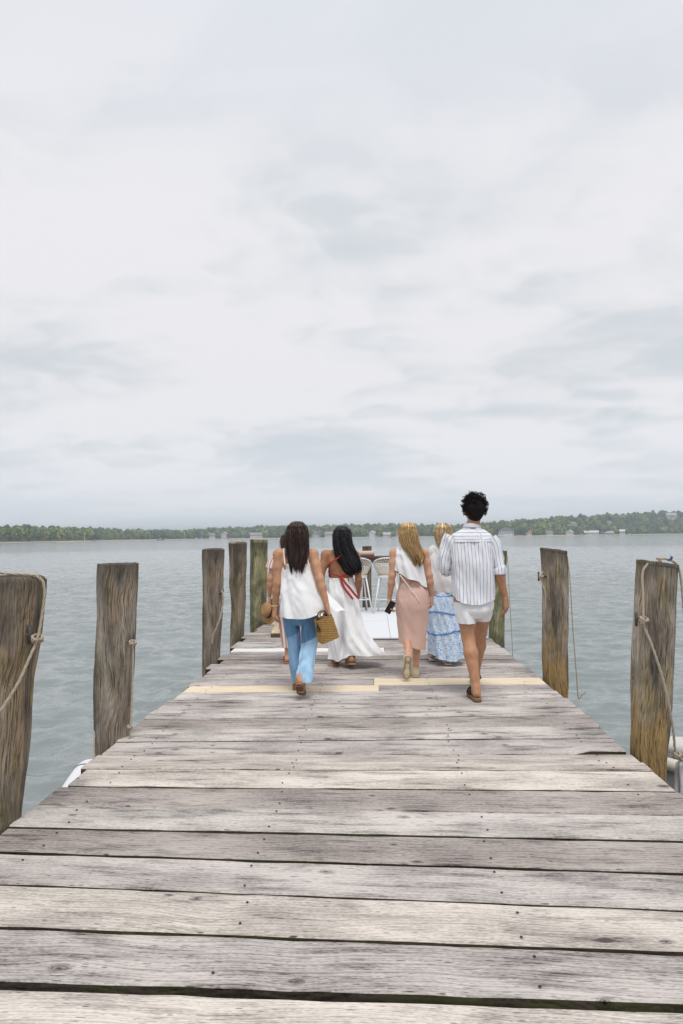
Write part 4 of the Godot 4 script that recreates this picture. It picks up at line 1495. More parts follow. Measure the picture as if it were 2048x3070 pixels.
# a flat strap or ribbon of width w along points
func strap(mb: MB, pts: Array, w: float, out: Vector3, th := 0.003) -> void:
	var n := mb.v.size()
	var rows := (pts.size() - 1) * 5 + 1
	for i in rows:
		var k := mini(i / 5, pts.size() - 2)
		var f := (i - k * 5) / 5.0
		var p: Vector3 = (pts[k] as Vector3).cubic_interpolate(pts[k + 1], pts[maxi(k - 1, 0)], pts[mini(k + 2, pts.size() - 1)], f)
		var d: Vector3 = ((pts[k + 1] as Vector3) - (pts[k] as Vector3)).normalized()
		var s := d.cross(out).normalized() * w * 0.5
		var u := s.cross(d).normalized() * th
		for q: Vector3 in [p - s, p - s + u, p + s + u, p + s]:
			mb.add(q)
	for i in rows - 1:
		for k in 4:
			mb.quad(n + i * 4 + k, n + i * 4 + (k + 1) % 4, n + i * 4 + 4 + (k + 1) % 4, n + i * 4 + 4 + k)


func hair_mat(s: int, dark: Vector3, mid: Vector3, light: Vector3, rough := 0.45) -> StandardMaterial3D:
	var g := streaks(s, 256, 8, 256, 256, 0.1, 4)
	var m := textured(ramp(g, 256, 256, [[0.22, dark.x, dark.y, dark.z], [0.5, mid.x, mid.y, mid.z], [0.78, light.x, light.y, light.z]]), rough)
	return m


# long hair as a lofted fall with strand grooves, plus loose locks
func long_hair(parent: Node, rings: Array, m: Material, s: int, locks := 70) -> void:
	var mb := MB.new()
	var n := noise(s, 1.0, 3)
	# fuller over the brow, so that the hairline sits on the forehead
	var brow: Array = rings[2].duplicate()
	brow[0] = (rings[2][0] as Vector3).lerp(rings[3][0], 0.45) + v3(0, 0, -0.016)
	brow[1] = lerpf(rings[2][1], rings[3][1], 0.6)
	brow[2] = rings[2][2] + 0.016
	rings[2][2] += 0.01
	rings[2][0] += v3(0, 0, -0.006)
	rings.insert(3, brow)
	var count := rings.size()
	var bend := func(p: Vector3, a: float, t: float, o: Vector3) -> Vector3:
		var d := n.get_noise_3d(cos(a) * 7.0, sin(a) * 7.0, t * 1.6) * (0.008 + 0.02 * t) + n.get_noise_3d(cos(a) * 20.0, sin(a) * 20.0, t * 2.0) * 0.009
		var q := p + o * d
		q.y += n.get_noise_2d(cos(a) * 9.0, sin(a) * 9.0 + 5.0) * 0.09 * smoothstep(0.75, 1.0, t)
		q.x += sin(t * 7.0 + a) * 0.006 * t
		return q
	loft(mb, rings, 72, 6, bend, true, Vector2(1, 0.9))
	var gen := RandomNumberGenerator.new()
	gen.seed = s
	for k in locks * 3:
		var a := gen.randf() * TAU
		var t0 := gen.randf_range(0.12, 0.55)
		var t1 := minf(t0 + gen.randf_range(0.25, 0.6), 1.04)
		var pts := []
		var grow := gen.randf_range(0.98, 1.05)
		var stray := gen.randf_range(0.0, 0.03) * pow(gen.randf(), 2.0)
		for i in 6:
			var t := lerpf(t0, t1, i / 5.0) * (count - 1)
			var r := clampi(int(t), 0, count - 2)
			var f := t - r
			var c: Vector3 = (rings[r][0] as Vector3).lerp(rings[r + 1][0], f)
			var rx := lerpf(rings[r][1], rings[r + 1][1], minf(f, 1.0))
			var rz := lerpf(rings[r][2], rings[r + 1][2], minf(f, 1.0))
			var e := a + sin(i * 1.3 + k) * 0.12
			pts.append(c + Vector3(cos(e) * (rx * grow + stray * i * 0.3), 0, sin(e) * (rz * grow + stray * i * 0.3)) + Vector3(gen.randf_range(-0.004, 0.004), 0, 0.002))
		tube(mb, pts, gen.randf_range(0.0015, 0.0045), 4, 2, 0.25)
	part("hair", mb.smooth(), m, parent)


func shoe(parent: Node, called: String, heel: Vector3, toe: Vector3, up: Vector3, upper: Material, bottom: Material, th: float, closed: bool) -> void:
	var t := Node3D.new()
	t.name = called
	parent.add_child(t, true)
	var mb := MB.new()
	sole(mb, heel, toe, up, th, 1.06)
	part("sole", mb.flat(), bottom, t)
	var f := (toe - heel).normalized()
	var side := f.cross(up).normalized()
	mb = MB.new()
	if closed:
		flesh(mb, [[heel + f * 0.036 + up * 0.05, heel + f * 0.1 + up * 0.042, 0.039, 0.04], [heel + f * 0.1 + up * 0.04, heel.lerp(toe, 0.72) + up * 0.03, 0.04, 0.038], [heel.lerp(toe, 0.72) + up * 0.03, toe - f * 0.035 + up * 0.024, 0.038, 0.028], [heel + f * 0.034 + up * 0.03, heel + f * 0.034 + up * 0.075, 0.037, 0.034]], 0.008, 0.02)
		part("upper", mb.smooth(), upper, t)
	else:
		for q: Array in [[0.45, 0.062], [0.66, 0.052]]:
			var c := heel.lerp(toe, q[0]) + up * th
			var pts := []
			for i in 7:
				var a := PI * i / 6.0
				pts.append(c + side * cos(a) * 0.042 + up * sin(a) * q[1])
			mb = MB.new()
			strap(mb, pts, 0.032, f)
			part("strap", mb.flat(), upper, t)


func make_people() -> void:
	cloth_white = paint(0.86, 0.86, 0.87, 0.9, 0.3)
	cloth_white.rim_enabled = true
	cloth_white.rim = 0.15
	eye_mat = paint(0.08, 0.05, 0.035, 0.2)
	woman_in_jeans()
	woman_in_white()
	woman_in_pink()
	woman_in_blue()
	man_in_stripes()
	woman_behind()


func woman_in_jeans() -> void:
	var t := thing("person", "woman with long dark brown hair in white camisole and blue jeans", "person", v3(-0.72, 0, -6.43))
	var j := {"head": v3(-0.012, 1.495, -0.015), "neck": v3(-0.026, 1.355, 0.01), "sl": v3(-0.188, 1.3, 0), "sr": v3(0.132, 1.297, 0), "el": v3(-0.203, 1.03, 0.03), "wl": v3(-0.233, 0.8, -0.03), "er": v3(0.205, 1.07, 0.1), "wr": v3(0.272, 0.826, 0.14),
		"hl": v3(-0.075, 0.85, 0), "hr": v3(0.095, 0.85, 0), "kl": v3(-0.045, 0.45, -0.06), "al": v3(-0.045, 0.115, -0.12), "heell": v3(-0.052, 0.055, -0.15), "toel": v3(-0.052, 0.0, -0.38),
		"kr": v3(0.08, 0.46, -0.02), "ar": v3(0.036, 0.2, 0.275), "heelr": v3(0.032, 0.155, 0.32), "toer": v3(0.036, 0.012, 0.15), "legs": 0.5, "girth": 1.06, "chest": 0.135, "waist": 0.12, "hip": 0.15}
	j.hands = [[v3(-0.233, 0.8, -0.03), v3(-0.12, -1, -0.05), v3(0.9, 0, -0.35), v3(0, -0.1, -1), 0.75], [v3(0.272, 0.826, 0.14), v3(0.18, -1, 0), v3(-0.9, 0, 0.2), v3(0, 0, -1), 1.1]]
	figure(t, j, skin_of(0.47, 0.265, 0.16, 0.5, 0.45))
	long_hair(t, [[v3(-0.012, 1.614, 0.0), 0.006, 0.006], [v3(-0.012, 1.604, 0.0), 0.05, 0.055], [v3(-0.012, 1.57, 0.008), 0.084, 0.094], [v3(-0.01, 1.51, 0.022), 0.098, 0.096], [v3(-0.006, 1.44, 0.045), 0.102, 0.078], [v3(-0.006, 1.37, 0.068), 0.102, 0.058], [v3(0.002, 1.3, 0.095), 0.092, 0.04], [v3(-0.002, 1.23, 0.112), 0.072, 0.03], [v3(-0.008, 1.16, 0.12), 0.046, 0.018]], hair_mat(501, v3(0.010, 0.006, 0.005), v3(0.03, 0.015, 0.012), v3(0.085, 0.04, 0.028)), 61)
	# camisole blown to the right
	var mb := MB.new()
	var f := folds(7.0, 0.002, 0.024, 4, 0.016, 0.5)
	var blow := func(p: Vector3, a: float, tt: float, o: Vector3) -> Vector3:
		var q: Vector3 = f.call(p, a, tt, o)
		q.y += 0.035 * tt * tt * cos(a + 0.6) + 0.012 * sin(a * 3.0) * tt * tt
		q.x += 0.16 * pow(tt, 2.6) * maxf(0.0, cos(a + 0.5))
		if tt < 0.02:
			q.y += 0.02 * maxf(0.0, sin(-a))
		return q
	loft(mb, [[v3(-0.012, 1.215, 0.006), 0.146, 0.108], [v3(-0.01, 1.16, 0.006), 0.152, 0.112], [v3(0.0, 1.06, 0.008), 0.168, 0.125], [v3(0.02, 0.94, 0.012), 0.198, 0.145], [v3(0.045, 0.83, 0.018), 0.222, 0.165], [v3(0.056, 0.745, 0.02), 0.226, 0.17]], 90, 9, blow)
	var top := part("camisole", mb.smooth(), cloth_white, t)
	mb = MB.new()
	for s: Array in [[-0.115, -0.135], [0.105, 0.095]]:
		strap(mb, [v3(s[0], 1.21, 0.113), v3(s[0] - 0.012, 1.27, 0.085), v3(s[1], 1.345, 0.035), v3(s[1], 1.352, -0.01), v3(s[1] * 0.95, 1.29, -0.075), v3(s[1] * 0.9, 1.2, -0.105)], 0.008, v3(0, 0.5, 0.8))
		part("strap", mb.flat(), cloth_white, top)
		mb = MB.new()
	for k in 3:
		mb = MB.new()
		flesh(mb, [[v3(-0.012, 1.135 - k * 0.018, 0.122 + k * 0.002), v3(-0.012, 1.135 - k * 0.018, 0.124 + k * 0.002), 0.004, 0.004]], 0.002, 0.002)
		part("button", mb.smooth(), paint(0.12, 0.07, 0.04, 0.4), top)
	# jeans of two denims, darker above; left leg's shade painted into its lower tone
	var n := noise(77, 4.0, 4)
	var denim := func(p: Vector3, a: float, tt: float) -> Color:
		var w := n.get_noise_3d(p.x * 2.0, p.y * 0.7, p.z * 2.0)
		var cut := 0.5 + (p.x - 0.1) * 0.5 if p.x > 0.02 else 0.57 + p.x * 0.5
		var c := Color(0.125, 0.26, 0.44) if p.y > cut else (Color(0.37, 0.57, 0.77) if p.x > 0.005 else Color(0.235, 0.40, 0.59))
		return c * (1.0 + w * 0.45)
	mb = MB.new()
	loft(mb, [[v3(0.008, 1.0, 0.0), 0.135, 0.1], [v3(0.01, 0.9, 0.008), 0.158, 0.122], [v3(0.012, 0.8, 0.012), 0.165, 0.132], [v3(0.012, 0.7, 0.008), 0.15, 0.12], [v3(0.012, 0.64, 0.0), 0.09, 0.09]], 48, 5, folds(5.0, 0.0, 0.004, 8, 0.005), true, Vector2(1, 1), 0, TAU, denim)
	loft(mb, [[v3(-0.078, 0.82, 0.0), 0.08, 0.115], [v3(-0.08, 0.68, -0.012), 0.076, 0.098], [v3(-0.068, 0.55, -0.035), 0.066, 0.082], [v3(-0.056, 0.43, -0.06), 0.06, 0.074], [v3(-0.044, 0.25, -0.085), 0.063, 0.085], [v3(-0.022, 0.085, -0.125), 0.066, 0.085]], 40, 7, folds(5.0, 0.002, 0.008, 9, 0.012), true, Vector2(1, 1), 0, TAU, denim)
	loft(mb, [[v3(0.098, 0.82, 0.0), 0.08, 0.118], [v3(0.1, 0.68, 0.0), 0.078, 0.102], [v3(0.096, 0.55, -0.005), 0.076, 0.09], [v3(0.092, 0.46, 0.0), 0.073, 0.08], [v3(0.084, 0.38, 0.065), 0.07, 0.08], [v3(0.076, 0.29, 0.155), 0.07, 0.082], [v3(0.068, 0.215, 0.215), 0.074, 0.086], [v3(0.066, 0.165, 0.235), 0.076, 0.092]], 40, 7, folds(5.0, 0.002, 0.009, 10, 0.012), true, Vector2(1, 1), 0, TAU, denim)
	part("jeans", mb.smooth(), vpaint(0.9, 0.3), t)
	var tan_ := paint(0.33, 0.165, 0.06, 0.5)
	var brown := paint(0.11, 0.045, 0.025, 0.6)
	shoe(t, "clog", v3(-0.052, 0.055, -0.15), v3(-0.052, 0.004, -0.4), v3(0, 1, 0.15), tan_, tan_, 0.02, true)
	mb = MB.new()
	mb.box(v3(-0.083, 0.001, -0.175), v3(-0.021, 0.06, -0.12))
	part("heel", mb.flat(), tan_, t.get_child(-1))
	shoe(t, "clog", v3(0.032, 0.155, 0.34), v3(0.036, 0.008, 0.14), v3(0, 0.75, -0.55).normalized(), tan_, paint(0.28, 0.16, 0.06, 0.6), 0.016, true)
	mb = MB.new()
	mb.box(v3(-0.03, -0.06, -0.03), v3(0.03, 0.0, 0.03), Transform3D(Basis(Vector3.RIGHT, 0.62), v3(0.033, 0.152, 0.318)))
	part("heel", mb.flat(), brown, t.get_child(-1))
	mb = MB.new()
	loft(mb, [[v3(-0.231, 0.822, -0.025), 0.031, 0.029], [v3(-0.232, 0.815, -0.026), 0.034, 0.032], [v3(-0.233, 0.808, -0.028), 0.031, 0.029]], 24, 2)
	part("bracelet", mb.smooth(), paint(0.7, 0.55, 0.3, 0.35), t)
	# straw tote in her right hand
	var bag := thing("straw_bag", "woven tan straw tote held by the woman in jeans", "bag", v3(-0.435, 0.52, -6.3))
	bag.scale = Vector3.ONE * 0.93
	bag.rotation = v3(0.1, 0.55, 0.3)
	mb = MB.new()
	var weave := noise(71, 9.0, 2)
	var rings := []
	for k in 46:
		var y := k / 45.0
		var w := 0.1 - 0.012 * y
		var d := 0.062 - 0.026 * y
		rings.append([y, w, d])
	var cols := 56
	for k in rings.size():
		var y: float = rings[k][0]
		for c in cols + 1:
			var a := TAU * c / cols
			var ca := cos(a)
			var sa := sin(a)
			var rad := pow(pow(absf(ca), 6.0) + pow(absf(sa), 6.0), -1.0 / 6.0)
			var plait := sin(y * TAU * 13.0 + (PI if (c / 2) % 2 else 0.0))
			var bump := 0.004 * plait + 0.006 * weave.get_noise_3d(ca * 0.5, y * 0.3, sa * 0.5)
			var p := v3(ca * rad * (rings[k][1] + bump), y * 0.24, sa * rad * (rings[k][2] + bump))
			var tone := 0.95 + 0.4 * plait + 0.5 * weave.get_noise_3d(ca * 0.9, y * 1.4, sa * 0.9)
			mb.add(p, Vector2.ZERO, Color(0.42, 0.255, 0.095) * tone)
	mb.grid(0, rings.size(), cols + 1)
	var cc := mb.add(Vector3.ZERO, Vector2.ZERO, Color(0.3, 0.18, 0.07))
	for c in cols:
		mb.tri(cc, c, c + 1)
	part("basket", mb.smooth(), vpaint(0.8, 0.3), bag)
	for z: float in [-0.032, 0.034]:
		mb = MB.new()
		tube(mb, [v3(-0.045, 0.235, z), v3(-0.035, 0.285, z * 0.6), v3(0.0, 0.3, z * 0.4), v3(0.035, 0.285, z * 0.6), v3(0.045, 0.235, z)], 0.008, 6, 4)
		part("handle", mb.smooth(), paint(0.2, 0.1, 0.045, 0.6), bag)
	mb = MB.new()
	for k in 8:
		var a := k * 0.8
		tube(mb, [v3(-0.1, 0.22, 0.045), v3(-0.105 + 0.012 * cos(a), 0.18, 0.06 + 0.012 * sin(a)), v3(-0.108 + 0.02 * cos(a), 0.14, 0.06 + 0.02 * sin(a))], 0.004, 4, 2)
	part("tassel", mb.smooth(), paint(0.04, 0.02, 0.015, 0.8), bag)


func woman_in_white() -> void:
	var t := thing("person", "woman with straight black hair in red tie halter and long white skirt", "person", v3(-0.38, 0, -7.785))
	var j := {"head": v3(0.008, 1.47, -0.02), "neck": v3(-0.01, 1.32, 0.01), "sl": v3(-0.183, 1.255, 0), "sr": v3(0.158, 1.24, 0), "el": v3(-0.235, 1.0, 0.05), "wl": v3(-0.23, 0.8, 0.05), "er": v3(0.192, 0.975, 0.05), "wr": v3(0.176, 0.775, -0.06),
		"hl": v3(-0.085, 0.83, 0), "hr": v3(0.085, 0.83, 0), "kl": v3(-0.08, 0.43, -0.06), "al": v3(-0.08, 0.1, -0.03), "heell": v3(-0.08, 0.022, 0.01), "toel": v3(-0.09, 0.02, -0.22),
		"kr": v3(0.1, 0.43, 0.0), "ar": v3(0.11, 0.13, 0.2), "heelr": v3(0.12, 0.08, 0.25), "toer": v3(0.06, 0.022, 0.04), "legs": 0.72, "girth": 1.06, "chest": 0.138, "waist": 0.122, "hip": 0.126}
	j.hands = [[j.wl, v3(0.1, -1, -0.3), v3(1, 0, 0), v3(0, 0, -1), 0.6], [j.wr, v3(-0.1, -1, -0.35), v3(-1, 0, 0), v3(0, 0, -1), 0.6]]
	figure(t, j, skin_of(0.36, 0.185, 0.105, 0.5, 0.4))
	long_hair(t, [[v3(0.008, 1.588, 0.0), 0.006, 0.006], [v3(0.008, 1.578, 0.0), 0.055, 0.055], [v3(0.008, 1.545, 0.008), 0.088, 0.09], [v3(0.008, 1.48, 0.022), 0.1, 0.094], [v3(0.012, 1.4, 0.05), 0.104, 0.072], [v3(0.03, 1.32, 0.075), 0.112, 0.055], [v3(0.065, 1.23, 0.1), 0.122, 0.04], [v3(0.1, 1.15, 0.11), 0.118, 0.032], [v3(0.135, 1.09, 0.11), 0.092, 0.022], [v3(0.17, 1.065, 0.11), 0.05, 0.012]], hair_mat(502, v3(0.004, 0.004, 0.006), v3(0.009, 0.008, 0.01), v3(0.028, 0.025, 0.03), 0.38), 62, 90)
	var red := paint(0.36, 0.028, 0.016, 0.7)
	var mb := MB.new()
	loft(mb, [[v3(-0.01, 1.27, -0.02), 0.07, 0.085], [v3(-0.01, 1.2, -0.012), 0.125, 0.1], [v3(-0.01, 1.1, -0.008), 0.142, 0.108], [v3(-0.012, 1.0, -0.004), 0.138, 0.1]], 40, 6, folds(6.0, 0.001, 0.003, 30), true, Vector2(1, 1), PI * 0.95, PI * 2.05)
	var halter := part("halter_top", mb.smooth(), red, t)
	mb = MB.new()
	strap(mb, [v3(-0.158, 1.115, 0.04), v3(-0.13, 1.15, 0.098), v3(-0.07, 1.2, 0.132), v3(-0.01, 1.245, 0.13), v3(0.055, 1.3, 0.095), v3(0.07, 1.34, 0.0)], 0.017, v3(0, 0.3, 1))
	part("tie", mb.flat(), red, halter)
	mb = MB.new()
	strap(mb, [v3(0.13, 1.1, 0.05), v3(0.09, 1.17, 0.1), v3(0.03, 1.25, 0.11), v3(-0.05, 1.32, 0.06), v3(-0.07, 1.33, 0.0)], 0.017, v3(0, 0.3, 1))
	part("tie", mb.flat(), red, halter)
	mb = MB.new()
	strap(mb, [v3(-0.155, 1.06, 0.01), v3(-0.13, 1.05, 0.07), v3(-0.07, 1.032, 0.105), v3(-0.01, 1.02, 0.118), v3(0.06, 1.035, 0.105), v3(0.12, 1.05, 0.07), v3(0.145, 1.06, 0.01)], 0.015, v3(0, 0, 1))
	part("tie", mb.flat(), red, halter)
	mb = MB.new()
	flesh(mb, [[v3(-0.02, 1.018, 0.122), v3(0.004, 1.02, 0.122), 0.012, 0.012], [v3(-0.005, 1.02, 0.124), v3(0.02, 1.035, 0.126), 0.008, 0.005], [v3(-0.01, 1.015, 0.124), v3(-0.03, 1.03, 0.126), 0.008, 0.005]], 0.005, 0.006)
	strap(mb, [v3(-0.012, 1.015, 0.125), v3(0.005, 0.95, 0.142), v3(0.04, 0.88, 0.155), v3(0.085, 0.82, 0.165), v3(0.13, 0.765, 0.172)], 0.024, v3(0, 0.2, 1))
	strap(mb, [v3(0.0, 1.015, 0.125), v3(0.04, 0.95, 0.145), v3(0.1, 0.88, 0.155), v3(0.155, 0.81, 0.16), v3(0.2, 0.768, 0.16)], 0.026, v3(0.15, 0.3, 1))
	part("bow", mb.smooth(), red, halter)
	mb = MB.new()
	var f := folds(8.0, 0.002, 0.03, 33, 0.016, 0.35)
	var sway := func(p: Vector3, a: float, tt: float, o: Vector3) -> Vector3:
		var q: Vector3 = f.call(p, a, tt, o)
		var back := maxf(0.0, sin(a))
		var crease := exp(-pow((p.x - 0.0) / 0.035, 2.0)) * smoothstep(0.35, 0.8, tt)
		q.z -= crease * back * 0.2
		q.y += smoothstep(0.5, 1.0, tt) * (0.07 * smoothstep(-0.02, 0.08, p.x) + 0.008 * sin(a * 5.0))
		return q
	loft(mb, [[v3(-0.012, 0.995, 0.0), 0.143, 0.108], [v3(-0.01, 0.94, 0.0), 0.15, 0.115], [v3(-0.005, 0.84, 0.008), 0.168, 0.135], [v3(0.01, 0.7, 0.015), 0.178, 0.145], [v3(0.03, 0.52, 0.03), 0.19, 0.165], [v3(0.07, 0.33, 0.025), 0.222, 0.205], [v3(0.122, 0.18, 0.03), 0.268, 0.225], [v3(0.165, 0.08, 0.03), 0.305, 0.235]], 110, 8, sway)
	part("skirt", mb.smooth(), cloth_white, t)
	var tan_ := paint(0.34, 0.16, 0.07, 0.6)
	shoe(t, "sandal", v3(-0.08, 0.0, 0.04), v3(-0.09, 0.0, -0.23), Vector3.UP, tan_, tan_, 0.022, false)
	shoe(t, "sandal", v3(0.128, 0.06, 0.28), v3(0.055, 0.002, 0.03), v3(0.05, 0.95, -0.25).normalized(), tan_, paint(0.3, 0.2, 0.1, 0.7), 0.02, false)


func woman_in_pink() -> void:
	var t := thing("person", "blonde woman in white crop top and pink midi skirt holding a phone", "person", v3(0.38, 0, -7.16))
	var j := {"head": v3(-0.035, 1.49, -0.015), "neck": v3(-0.025, 1.345, 0.01), "sl": v3(-0.178, 1.285, 0), "sr": v3(0.132, 1.275, 0), "el": v3(-0.205, 1.05, 0.03), "wl": v3(-0.237, 0.8, -0.02), "er": v3(0.178, 1.055, 0.03), "wr": v3(0.203, 0.82, -0.02),
		"hl": v3(-0.08, 0.84, 0), "hr": v3(0.08, 0.84, 0), "kl": v3(-0.06, 0.45, 0.0), "al": v3(-0.06, 0.275, 0.2), "heell": v3(-0.062, 0.26, 0.275), "toel": v3(-0.08, 0.035, 0.22),
		"kr": v3(0.05, 0.45, -0.06), "ar": v3(0.028, 0.105, -0.03), "heelr": v3(0.022, 0.02, 0.01), "toer": v3(0.03, 0.02, -0.225), "girth": 0.97, "chest": 0.125, "waist": 0.112, "hip": 0.142}
	j.hands = [[j.wl, v3(0.02, -1, 0.05), v3(0.75, 0, 0.5), v3(0.1, -0.2, -1), 0.75], [j.wr, v3(0.03, -1, -0.1), v3(-0.9, 0, -0.3), v3(0, -0.2, -1), 0.9]]
	figure(t, j, skin_of(0.55, 0.33, 0.225, 0.55, 0.4))
	long_hair(t, [[v3(-0.036, 1.606, 0.0), 0.006, 0.006], [v3(-0.036, 1.597, 0.0), 0.05, 0.052], [v3(-0.036, 1.565, 0.008), 0.082, 0.092], [v3(-0.035, 1.5, 0.022), 0.093, 0.094], [v3(-0.03, 1.43, 0.048), 0.092, 0.072], [v3(-0.01, 1.36, 0.075), 0.09, 0.052], [v3(0.03, 1.29, 0.1), 0.086, 0.04], [v3(0.055, 1.23, 0.112), 0.068, 0.03], [v3(0.055, 1.18, 0.118), 0.03, 0.016]], hair_mat(503, v3(0.11, 0.055, 0.02), v3(0.5, 0.31, 0.125), v3(0.9, 0.7, 0.4), 0.5), 63, 80)
	var mb := MB.new()
	var f := folds(6.0, 0.002, 0.016, 41, 0.016, 0.6)
	var hem := func(p: Vector3, a: float, tt: float, o: Vector3) -> Vector3:
		var q: Vector3 = f.call(p, a, tt, o)
		q.y -= smoothstep(0.45, 1.0, tt) * (0.5 * (p.x + 0.02) + 0.012 * sin(a * 4.0))
		return q
	loft(mb, [[v3(-0.03, 1.375, 0.01), 0.065, 0.062], [v3(-0.03, 1.362, 0.01), 0.095, 0.075], [v3(-0.026, 1.34, 0.005), 0.125, 0.085], [v3(-0.024, 1.29, 0.005), 0.146, 0.112], [v3(-0.022, 1.22, 0.005), 0.15, 0.12], [v3(-0.018, 1.13, 0.008), 0.158, 0.13], [v3(-0.008, 1.02, 0.012), 0.165, 0.132]], 80, 7, hem)
	var top := part("crop_top", mb.smooth(), cloth_white, t)
	mb = MB.new()
	tube(mb, [v3(-0.128, 1.06, 0.11), v3(-0.08, 1.0, 0.135), v3(-0.02, 0.92, 0.145), v3(0.03, 0.85, 0.15), v3(0.062, 0.795, 0.152)], 0.0045, 6, 5)
	tube(mb, [v3(-0.15, 1.08, 0.05), v3(-0.165, 0.98, 0.06), v3(-0.172, 0.88, 0.06)], 0.0045, 6, 5)
	part("tie_string", mb.smooth(), cloth_white, top)
	mb = MB.new()
	var g := folds(4.0, 0.001, 0.007, 43, 0.011, 0.3)
	var slit := func(p: Vector3, a: float, tt: float, o: Vector3) -> Vector3:
		var q: Vector3 = g.call(p, a, tt, o)
		q.y -= smoothstep(0.6, 1.0, tt) * 0.3 * (p.x + 0.1)
		return q
	loft(mb, [[v3(0.006, 0.985, 0.0), 0.132, 0.1], [v3(0.006, 0.95, 0.0), 0.138, 0.106], [v3(0.004, 0.86, 0.008), 0.163, 0.132], [v3(0.0, 0.75, 0.012), 0.172, 0.142], [v3(0.0, 0.6, 0.006), 0.163, 0.132], [v3(-0.004, 0.46, 0.008), 0.149, 0.128], [v3(-0.008, 0.35, 0.02), 0.137, 0.13]], 80, 8, slit, true, Vector2(7, 7))
	var tex := streaks(950, 128, 128, 128, 128, 0.16, 3)
	var pink := textured(ramp(tex, 128, 128, [[0.0, 0.5, 0.275, 0.22], [0.4, 0.74, 0.48, 0.40], [1.0, 0.84, 0.63, 0.55]]), 0.95)
	pink.heightmap_enabled = true
	pink.heightmap_texture = ImageTexture.create_from_image(grey(tex, 128, 128))
	pink.heightmap_scale = 0.5
	part("skirt", mb.smooth(), pink, t)
	var cream := paint(0.62, 0.53, 0.39, 0.85)
	var jute := paint(0.36, 0.27, 0.145, 0.9)
	shoe(t, "espadrille", v3(-0.062, 0.265, 0.292), v3(-0.082, 0.018, 0.232), v3(0, 0.25, -0.96).normalized(), cream, jute, 0.022, true)
	shoe(t, "espadrille", v3(0.022, 0.0, 0.03), v3(0.03, 0.0, -0.235), Vector3.UP, cream, cream, 0.024, true)
	var p := thing("phone", "black phone in the left hand of the blonde woman", "phone", v3(0.38 - 0.232, 0.725, -7.16 + 0.03))
	p.rotation = v3(0.1, 0.35, -0.5)
	mb = MB.new()
	mb.box(v3(-0.036, -0.068, -0.004), v3(0.036, 0.068, 0.004))
	part("case", mb.flat(), paint(0.5, 0.42, 0.38, 0.5), p)
	mb = MB.new()
	mb.box(v3(-0.034, -0.066, 0.0042), v3(0.034, 0.066, 0.0055))
	part("screen", mb.flat(), paint(0.01, 0.01, 0.012, 0.08), p)


